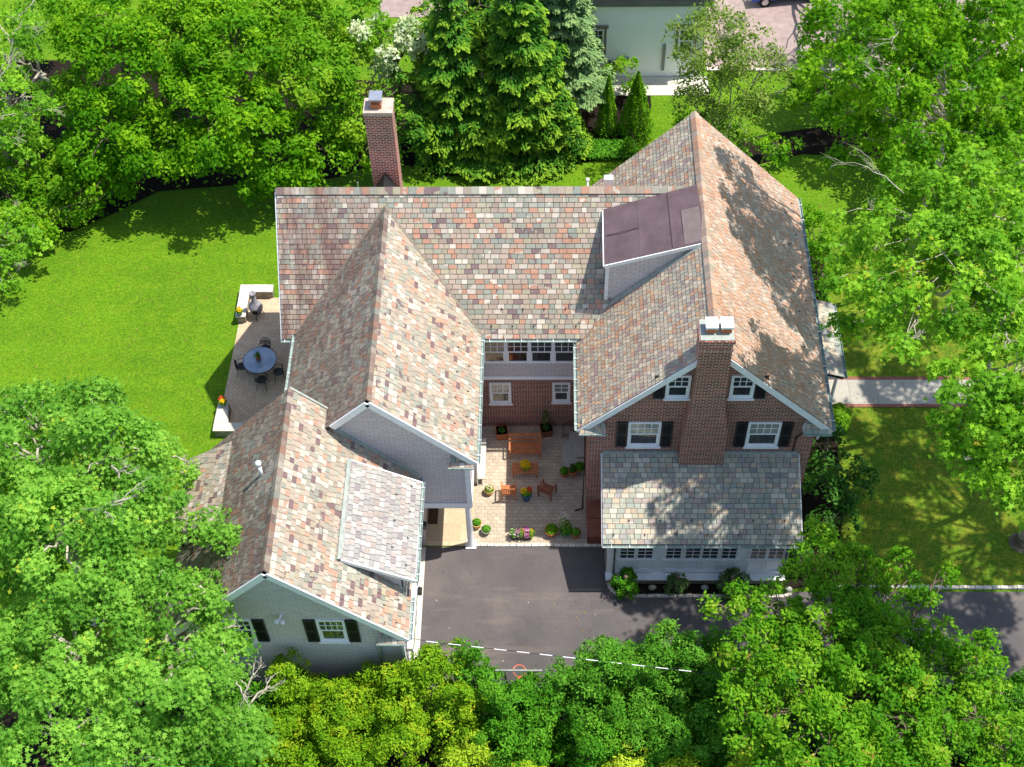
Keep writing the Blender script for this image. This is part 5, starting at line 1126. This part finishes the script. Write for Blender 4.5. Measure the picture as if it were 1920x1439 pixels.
# ------------------------------------------------------------------ courtyard furniture
def leg4(t, x, y, w_, h_, mat, z0=0):
    for sx in (-1, 1):
        for sy in (-1, 1):
            q = MB(); q.box(sx * x - w_ / 2, sx * x + w_ / 2, sy * y - w_ / 2, sy * y + w_ / 2, z0, h_); q.build('leg', mat, t, world=False, bevel=.004)
def bench():
    t = thing('garden_bench', 'orange brown teak bench with slatted back facing the driveway', 'bench', (-.93, 33.98, .03), 0)
    W_ = .66; m = 'teak'
    for k in range(7):
        q = MB(); q.box(-W_, W_, -.28 + k * .085, -.28 + k * .085 + .058, .42, .445); q.build('seat_slat', m, t, world=False, bevel=.004)
    q = MB(); q.box(-W_, W_, -.27, -.24, .34, .42); q.box(-W_, W_, .28, .31, .34, .42); q.build('seat_rail', m, t, world=False)
    q = MB(); q.box(-W_, W_, .36, .40, .86, .95); q.build('top_rail', m, t, world=False, bevel=.006)
    q = MB(); q.box(-W_, W_, .33, .36, .5, .56); q.build('back_rail', m, t, world=False)
    for k in range(15):
        x = -W_ + .07 + k * (2 * W_ - .14) / 14; q = MB(); q.bar((x, .34, .56), (x, .38, .86), .035, .016, up=(0, 1, 0)); q.build('back_slat', m, t, world=False)
    for sx in (-1, 1):
        q = MB(); q.box(sx * W_ - .03, sx * W_ + .03, -.3, .36, .64, .67); q.build('armrest', m, t, world=False, bevel=.006)
        q = MB(); q.box(sx * W_ - .03, sx * W_ + .03, -.3, -.24, 0, .64); q.build('leg', m, t, world=False)
        q = MB(); q.bar((sx * W_, .33, 0), (sx * W_, .38, .93), .06, .06, up=(0, 1, 0)); q.build('leg', m, t, world=False)
bench()
t = thing('coffee_table', 'low teak slatted table in front of the bench', 'table', (-.92, 32.95, .03))
for k in range(6):
    q = MB(); q.box(-.56, .56, -.27 + k * .09, -.27 + k * .09 + .068, .4, .43); q.build('slat', 'terracotta' if False else 'teak', t, world=False, bevel=.004)
q = MB(); q.box(-.52, .52, -.24, -.21, .33, .4); q.box(-.52, .52, .21, .24, .33, .4); q.build('apron', 'teak', t, world=False)
leg4(t, .5, .22, .05, .33, 'teak')
def armchair(label, loc, rot, m):
    t = thing('garden_armchair', label, 'chair', loc, rot, 'teak armchairs in the courtyard')
    for k in range(6):
        q = MB(); q.box(-.26, .26, -.22 + k * .08, -.22 + k * .08 + .065, .4, .425); q.build('seat_slat', m, t, world=False)
    q = MB(); q.bar((-.28, .32, .92), (.28, .32, .92), .03, .08); q.build('top_rail', m, t, world=False, bevel=.006)
    q = MB(); q.bar((-.28, .27, .47), (.28, .27, .47), .03, .05); q.build('back_rail', m, t, world=False)
    for k in range(7):
        x = -.22 + k * .44 / 6; q = MB(); q.bar((x, .27, .48), (x, .32, .9), .04, .015, up=(0, 1, 0)); q.build('back_slat', m, t, world=False)
    for sx in (-1, 1):
        q = MB(); q.box(sx * .29 - .03, sx * .29 + .03, -.27, .3, .62, .645); q.build('armrest', m, t, world=False, bevel=.006)
        q = MB(); q.box(sx * .29 - .025, sx * .29 + .025, -.27, -.22, 0, .62); q.build('leg', m, t, world=False)
        q = MB(); q.bar((sx * .29, .25, 0), (sx * .29, .33, .93), .05, .05, up=(0, 1, 0)); q.build('leg', m, t, world=False)
armchair('sunlit orange teak armchair with its back to the driveway', (-1.6, 31.85, .03), R_(180), 'teak')
armchair('teak armchair turned at an angle, its shade painted in as darker brown', (.03, 31.9, .03), R_(155), 'teak_dark_and_shade')  # same teak as its neighbour, with shade put into the colour
q = thing('stone_bench', 'long pale stone bench along the shingle wall', 'bench', (-2.78, 33.4, .03))
b_ = MB(); b_.box(-2.96, -2.6, 32.4, 34.5, .36, .44); b_.build('seat', 'limestone', q, bevel=.015)
for y in (32.7, 34.1): b_ = MB(); b_.box(-2.93, -2.66, y, y + .16, .03, .36); b_.build('support', 'grey_slab', q)
def plant(t, c, r, h, mat, n=260, size=.045, leaf='oval', name='foliage', up=.5):
    d = RNG.normal(size=(n, 3)); d /= np.linalg.norm(d, axis=1, keepdims=True); d[:, 2] = np.abs(d[:, 2])
    rr = RNG.uniform(.35, 1.05, n) ** .6
    off = np.array(ORG[t.name])
    P_ = off + np.array(c) + d * rr[:, None] * np.array([r, r, h])
    return leaf_mesh(name, P_, d + np.array([0, 0, up]) + RNG.normal(size=(n, 3)) * .5, size * RNG.uniform(.7, 1.3, n), leaf, mat, t, RNG.random(n))
def pot(label, loc, r, h, potmat, leafmat_, ph=.22, pr=None, flowers=None, n=320, square=False, name='flower_pot', cat='plant pot', group='potted plants in the courtyard'):
    t = thing(name, label, cat, loc, random.uniform(0, .3) if square else 0, group)
    q = MB()
    if square:
        taper(q, -r * .9, r * .9, -r, r, -r, r, 0, h)
        q.box(-r - .02, r + .02, -r - .02, r + .02, h - .06, h)
        q.build('pot', potmat, t, world=False, bevel=.008)
    else:
        q.lathe([(.0, 0), (r * .66, 0), (r * .72, .02), (r * .95, h * .82), (r * 1.05, h * .84), (r * 1.08, h), (r * .95, h), (r * .9, h * .9), (0, h * .88)], (0, 0, 0), 22)
        q.build('pot', potmat, t, world=False, smooth=False)
    q = MB(); q.lathe([(0, 0), (r * .88, 0), (r * .85, .02), (0, .03)], (0, 0, h * .88), 16); q.build('soil', 'soil', t, world=False)
    pr = pr or r * .92
    plant(t, (0, 0, h * .92), pr, ph, leafmat_, n)
    for k, (fm, cx, cy, fr, fn) in enumerate(flowers or []):
        plant(t, (cx, cy, h * .95 + ph * .45), fr, ph * .75, fm, fn, .032, name='blossoms', up=1)
    return t
pot('square terracotta box planter with dark shrub left of the bench', (-1.95, 34.9, .03), .24, .42, 'terracotta', 'leaf_holly', .18, .17, n=110, square=True)
tp = pot('square brown box planter with a climbing plant right of the bench', (-.02, 35.05, .03), .24, .42, 'brown_wood', 'leaf_holly', .18, .17, n=110, square=True)
q = MB()
for i in range(5): p, r = bent((0, 0, .4), (random.uniform(-.2, .2), random.uniform(-.1, .15), random.uniform(1.2, 1.9)), .012, .005, 4); q.tube(p, r, 4)
q.build('stems', 'bark', tp, world=False)
plant(tp, (0, .05, .8), .22, .9, 'leaf_holly', 80, .045)
pot('basket of yellow flowers on the low table', (-.9, 32.97, .46), .14, .14, 'brown_wood', 'leaf_lime', .2, .25, [('petal_yellow', 0, 0, .25, 260)], 200)
pot('yellow clay pot with white flecked plant by the stone bench', (-2.42, 31.95, .03), .2, .3, 'yellow_clay', 'leaf_arbor', .2, .19, [('petal_white', 0, 0, .15, 40), ('petal_yellow', 0, 0, .15, 40)])
pot('cobalt blue pot with red and yellow flowers between the armchairs', (-.85, 31.65, .03), .23, .48, 'blue_glaze', 'leaf_arbor', .28, .24, [('petal_yellow', -.1, 0, .16, 150), ('petal_red', .12, .06, .14, 150)])
pot('yellow clay pot half hidden behind the white column', (-2.9, 30.3, .03), .2, .3, 'yellow_clay', 'leaf_arbor', .22)
pot('grey green pot with low herbs beside the column', (-2.5, 30.0, .03), .2, .28, 'grey_pot', 'leaf_arbor', .18)
pot('large terracotta pot with lime green lettuce at the driveway edge', (.2, 29.95, .03), .27, .34, 'terracotta', 'leaf_lime', .24, .27, n=420)
pg = pot('green glazed pot with tall pale flower spikes', (.78, 29.95, .03), .23, .3, 'green_glaze', 'leaf_arbor', .4, .3)
plant(pg, (-.1, .25, .5), .3, .75, 'petal_white', 90, .03); plant(pg, (-.05, .15, .5), .3, .5, 'leaf_willow', 160, .045)
pot('terracotta pot with round herb right of the glazed pot', (1.2, 29.85, .03), .21, .3, 'terracotta', 'leaf_arbor', .24)
pot('terracotta pot with bushy herb at the front left of the stone steps', (.75, 32.85, .03), .2, .3, 'terracotta', 'leaf_arbor', .28)
pot('terracotta box with tall dark herb in the middle of the steps group', (1.1, 32.82, .2), .15, .28, 'terracotta', 'leaf_holly', .36, .15, square=True)
pot('terracotta pot with round bright herb next to the brick wall', (1.4, 33.0, .2), .19, .26, 'terracotta', 'leaf_yew', .24, .22)
t = thing('flower_trough', 'long dark trough overflowing with pink, purple and white flowers', 'planter', (-1.05, 29.78, .03), 0, 'potted plants in the courtyard')
q = MB(); taper(q, -.42, .42, -.46, .46, -.13, .13, 0, .26); q.build('trough', 'iron', t, world=False, bevel=.01)
for fm, x, rx, nn in (('leaf_arbor', -.3, .22, 160), ('leaf_arbor', .0, .24, 160), ('leaf_lime', .38, .2, 120), ('petal_pink', -.15, .2, 120), ('petal_pink', .22, .26, 260), ('petal_white', -.32, .2, 70), ('petal_orange', .1, .12, 40), ('petal_yellow', .4, .12, 40)):
    plant(t, (x, random.uniform(-.03, .08), .25), rx, .34, fm, nn, .04, name='foliage' if 'leaf' in fm else 'blossoms')
q = thing('doormat', 'small brown doormat on the covered porch floor', 'mat', (-4.75, 30.8, .055)); b_ = MB(); b_.box(-.2, .2, -.4, .4, 0, .02); b_.build('mat', 'mat_brown', q, world=False)

# ------------------------------------------------------------------ patio on the left
t = thing('garden_wall', 'low L shaped stone seat wall at the top of the patio', 'wall', (-14.1, 42.9, 0))
q = MB(); q.box(-14.38, -12.9, 42.82, 43.2, 0, .45); q.box(-14.36, -13.98, 41.3, 42.82, 0, .45); q.build('wall', 'stone_wall', t)
q = MB(); q.box(-14.42, -12.86, 42.78, 43.24, .45, .52); q.box(-14.42, -13.94, 41.26, 42.775, .45, .52); q.build('coping', 'limestone', t, bevel=.01)
t = thing('garden_wall', 'low L shaped stone seat wall at the bottom of the patio', 'wall', (-13.8, 35.2, 0))
q = MB(); q.box(-14.48, -12.98, 34.85, 35.2, 0, .45); q.box(-14.48, -14.0, 35.2, 36.3, 0, .45); q.build('wall', 'stone_wall', t)
q = MB(); q.box(-14.54, -12.94, 34.8, 35.25, .45, .52); q.prism([(-14.54, 35.255, .45), (-13.9, 35.255, .45), (-14.1, 36.35, .45), (-14.5, 36.35, .45)], (0, 0, .07)); q.build('coping', 'limestone', t, bevel=.01)
t = thing('chiminea', 'grey clay chiminea with pot belly and tall neck on the patio', 'chiminea', (-13.5, 41.75, .02))
q = MB(); q.lathe([(.0, .3), (.16, .3), (.28, .42), (.33, .6), (.3, .78), (.2, .92), (.13, 1.05), (.105, 1.35), (.1, 1.5), (.15, 1.56), (.15, 1.6), (.11, 1.6), (.09, 1.5)], (0, 0, 0), 24)
q.build('body', 'chiminea_clay', t, world=False, smooth=True)
q = MB(); q.lathe([(.13, 0), (.17, 0), (.17, .03), (.13, .03)], (0, 0, 0), 18)
q2 = MB(); q2.tube([(.0, -.3, .58), (.0, -.345, .58)], .13, 14); q2.build('mouth', 'soil', t, world=False)
for k in range(3):
    a = k * 2.094 + .5; q = MB(); q.tube([(.32 * math.cos(a), .32 * math.sin(a), 0), (.2 * math.cos(a), .2 * math.sin(a), .36)], .02, 6); q.build('leg', 'iron', t, world=False)
q = MB(); q.lathe([(.2, 0), (.23, 0), (.23, .025), (.2, .025)], (0, 0, .3), 20); q.build('ring', 'iron', t, world=False)
pot('glazed pot of yellow flowers on the end of the patio wall', (-14.2, 41.4, .53), .14, .22, 'green_glaze', 'leaf_arbor', .2, .16, [('petal_yellow', 0, 0, .15, 110), ('petal_orange', .02, .05, .12, 60)], 120, group='pots on the patio walls')
pot('pot of red and yellow flowers on the lower patio wall', (-14.25, 36.2, .53), .13, .2, 'grey_pot', 'leaf_arbor', .24, .2, [('petal_red', -.03, .1, .16, 110), ('petal_yellow', .04, -.04, .16, 110)], 140, group='pots on the patio walls')
t = thing('patio_table', 'round glass topped iron table on the patio', 'table', (-12.9, 38.55, .02))
q = MB(); q.lathe([(0, .7), (.72, .7), (.74, .705), (.74, .72), (.72, .725), (0, .725)], (0, 0, 0), 40); q.build('table_top', 'table_glass', t, world=False)
q = MB(); q.lathe([(.735, .69), (.76, .69), (.76, .72), (.735, .72)], (0, 0, 0), 40); q.build('rim', 'iron', t, world=False)
for k in range(4):
    a = k * math.pi / 2 + .6; c_, s_ = math.cos(a), math.sin(a); q = MB(); q.tube([(.5 * c_, .5 * s_, 0), (.3 * c_, .3 * s_, .3), (.35 * c_, .35 * s_, .55), (.6 * c_, .6 * s_, .69)], .018, 6); q.build('leg', 'iron', t, world=False)
def ichair(label, loc, rot):
    t = thing('iron_chair', label, 'chair', loc, rot, 'iron chairs around the patio table')
    q = MB(); q.lathe([(.21, .43), (.225, .43), (.225, .45), (.21, .45)], (0, 0, 0), 20)
    for k in range(-3, 4):
        x = k * .058; L2 = math.sqrt(max(.01, .215 ** 2 - x * x)); q.bar((x, -L2, .44), (x, L2, .44), .012, .01); q.bar((-L2, x, .445), (L2, x, .445), .012, .01)
    q.build('seat', 'iron', t, world=False)
    q = MB(); pts = [(.24 * math.cos(a), .2 + .05 * math.sin(a), .44 + .48 * math.sin(a)) for a in np.linspace(0, math.pi, 13)]; q.tube(pts, .014, 6)
    for k in range(-5, 6):
        x = k * .045
        zt = .44 + .48 * math.sqrt(max(0, 1 - (x / .24) ** 2)); q.bar((x, .2, .46), (x * .6, .24, zt), .01, .01)
        if abs(k) < 5:
            q.bar((x, .21, .5), (max(-.22, min(.22, x + .16)), .24, .74), .009, .009); q.bar((x, .21, .5), (max(-.22, min(.22, x - .16)), .24, .74), .009, .009)
    q.build('backrest', 'iron', t, world=False)
    for sx in (-1, 1):
        q = MB(); q.tube([(sx * .24, .2, .6), (sx * .27, .0, .66), (sx * .26, -.18, .62), (sx * .2, -.18, .45)], .014, 6); q.build('armrest', 'iron', t, world=False)
        for sy in (-1, 1):
            q = MB(); q.tube([(sx * .17, sy * .16, .44), (sx * .2, sy * .2, .2), (sx * .25, sy * .27, 0)], .014, 6); q.build('leg', 'iron', t, world=False)
ichair('black iron lattice chair on the far side of the round table', (-12.8, 39.45, .02), 0)
ichair('black iron lattice chair on the lawn side of the round table', (-13.75, 38.4, .02), R_(100))
ichair('black iron lattice chair pulled out on the house side of the table', (-12.05, 38.1, .02), R_(-75))
ichair('black iron lattice chair on the near side of the round table', (-12.75, 37.65, .02), R_(175))
t = thing('vase', 'terracotta vase with dried stems on the round table', 'vase', (-12.95, 38.55, .748))
q = MB(); q.lathe([(0, 0), (.08, 0), (.12, .12), (.1, .24), (.07, .3), (.085, .34), (.06, .34)], (0, 0, 0), 16); q.build('body', 'teak_dark_and_shade', t, world=False, smooth=True)
plant(t, (0, 0, .32), .17, .2, 'leaf_holly', 40, .05)
# bed rocks
for i, (x, y, mt, lb) in enumerate(((4.25, 27.42, 'rock', 'yellowish boulder in the sunroom bed'), (6.35, 27.42, 'grey_slab', 'grey boulder in the sunroom bed'), (9.7, 27.35, 'grey_slab', 'grey boulder at the right end of the sunroom bed'))):
    q = MB(); q.ball((x, y, .1), (.16, .12, .12), 12, 8, .08); tag(q.build('boulder', mt, smooth=True), lb, 'rock')
# basketball hoop
t = thing('basketball_hoop', 'orange basketball ring with clear board above the hedge', 'basketball hoop', (-1.0, 21.2, 0))
q = MB(); q.tube([(-1.0, 21.2, 0), (-1.0, 21.2, 2.6), (-1.0, 21.75, 3.3)], .06, 10); q.build('pole', 'black_paint', t)
q = MB(); q.box(-1.8, -.2, 21.93, 21.955, 2.95, 3.9); q.build('backboard', 'glass_clear', t)
q = MB(); q.box(-1.84, -.16, 21.91, 21.975, 3.9, 3.95); q.build('board_frame', 'grey_pot', t)
for x in (-1.5, -.5): q = MB(); q.tube([(x, 21.9, 3.8), (x * .6 - .4, 21.3, 2.4)], .03, 6); q.build('brace', 'black_paint', t)
q = MB(); q.tube([(-1.0 + .23 * math.cos(a), 22.35 + .23 * math.sin(a), 3.05) for a in np.linspace(0, 2 * math.pi, 25)], .018, 8, cap=False); q.box(-1.07, -.93, 21.98, 22.13, 3.0, 3.07); q.build('ring', 'rust_orange', t, smooth=True)
q = MB()
for k in range(12):
    a = k * .5236; b2 = a + .26
    q.tube([(-1 + .22 * math.cos(a), 22.35 + .22 * math.sin(a), 3.03), (-1 + .17 * math.cos(b2), 22.35 + .17 * math.sin(b2), 2.8), (-1 + .12 * math.cos(a), 22.35 + .12 * math.sin(a), 2.6)], .004, 4)
q.build('net', 'cap_white', t)
# overhead cable with white sleeves
t = thing('overhead_cable', 'black overhead cable with white sleeves crossing above the hedge', 'cable', (-4.95, 22.4, 5.5))
A = Vector((-4.98, 22.45, 5.35)); B = Vector(at(1320, 1262, 5.3)); D = Vector(at(1990, 1322, 6.0))
def cpt(s): 
    if s < .5: q_ = A.lerp(B, s * 2)
    else: q_ = B.lerp(D, s * 2 - 1)
    q_ = q_.copy(); q_.z -= .0; return q_
q = MB(); q.tube([A + Vector((-.1, .0, -.35)), A + Vector((.05, 0, -.02)), A + Vector((.3, 0, .02))] + [cpt(s) for s in np.linspace(.04, 1, 20)], .012, 6); q.build('cable', 'cable_black', t)
for k in range(12):
    s = .035 + k * .0385; q = MB(); q.tube([cpt(s), cpt(s + .021)], .015, 8); q.build('sleeve', 'cap_white', t)
q = MB(); q.tube([cpt(.955), cpt(1.0)], .016, 8); q.build('sleeve', 'cap_white', t)
# stump at right edge, small fence behind the chimney
t = thing('tree_stump', 'dark weathered stump at the right edge of the front lawn', 'stump', (19.4, 29.6, 0))
q = MB(); q.lathe([(.5, 0), (.36, .1), (.3, .35), (.27, .6), (0, .58)], (0, 0, 0), 14); q.build('trunk', 'bark', t, world=False)
t = thing('metal_post', 'thin grey fence post left of the tall chimney', 'post', (-9.3, 49.2, 0)); q = MB(); q.tube([(0, 0, 0), (0, 0, 1.3)], .04, 8); q.build('post', 'steel', t, world=False)
# neighbour's white house
t = thing('white_house', "neighbour's white painted brick house at the top edge", 'house', (5, 60, 0))
q = MB(); q.box(-2.5, 8.2, 58.4, 66, 0, 5.0); q.build('wall', 'white_wall', t)
q = MB(); q.prism([(-2.8, 58.2, 5.05), (8.5, 58.2, 5.05), (8.5, 62.2, 8.0), (-2.8, 62.2, 8.0)], (0, 0, .15)); q.build('roof', 'grey_fascia', t)
q = MB(); q.box(-2.8, 8.5, 58.18, 58.4, 4.75, 5.0); q.build('fascia', 'grey_fascia', t)
for x0, x1 in ((2.15, 3.0), (6.85, 7.7)):
    o = window(x0, x1, 1.6, 3.2, 58.4, (3, 2), 'glass', par=t, sill=.05); q = MB(); q.box(x0 - .12, x0, 58.33, 58.4, 1.5, 3.3); q.box(x1, x1 + .12, 58.33, 58.4, 1.5, 3.3); q.box(x0 - .2, x1 + .2, 58.28, 58.4, 3.3, 3.45); q.build('casing', 'trim_brown', o)
q = MB(); q.box(3.9, 4.3, 58.25, 58.4, .9, 1.3); q.box(3.85, 4.35, 58.22, 58.4, 1.3, 1.36); q.build('meter_box', 'grey_pot', t)
q = MB(); q.box(6.1, 6.25, 58.3, 58.4, .5, 2.2); q.build('meter_box', 'grey_pot', t)
# blue car behind
t = thing('parked_car', 'blue car half hidden at the top edge on the gravel drive', 'car', (13.4, 65.2, .02), R_(8))
q = MB(); prof = [(-2.1, .35), (-2.15, .7), (-1.5, .92), (-.9, 1.38), (.7, 1.4), (1.35, .98), (2.1, .85), (2.15, .35)]
q.prism([(x, -.85, z) for x, z in prof], (0, 1.7, 0)); q.build('body', 'car_paint', t, world=False, bevel=.08)
q = MB(); q.prism([(-1.35, -.87, .95), (-.85, -.87, 1.3), (.65, -.87, 1.32), (1.15, -.87, .98)], (0, 1.74, 0)); q.build('side_windows', 'glass', t, world=False)
for x in (-1.35, 1.35):
    for y in (-.88, .7):
        q = MB(); q.tube([(x, y, .33), (x, y + .18, .33)], .33, 18); w_ = q.build('wheel', 'rubber', t, world=False)
        q = MB(); q.tube([(x, y - .005, .33), (x, y + .185, .33)], .19, 14); q.build('rim', 'steel', w_, world=False)
# fallen yellow leaves scattered over lawn, drive and right roof edge
n = 900; P_ = np.stack([RNG.uniform(-24, 20, n), RNG.uniform(24, 50, n), np.full(n, .03)], 1)
ok = ((P_[:, 0] < -15) | ((P_[:, 0] > 12.6) & (P_[:, 1] > 27.7)) | ((P_[:, 0] > 0) & (P_[:, 1] < 27)))
P_ = P_[ok]; fl_ = leaf_mesh('fallen_leaves', P_, np.array([0, 0, 1.]) + RNG.normal(size=(len(P_), 3)) * .2, RNG.uniform(.035, .06, len(P_)), 'oval', 'dry_frond', None, RNG.random(len(P_)))
tag(fl_, 'scattered fallen leaves on lawn and driveway', 'fallen leaves', kind='stuff')
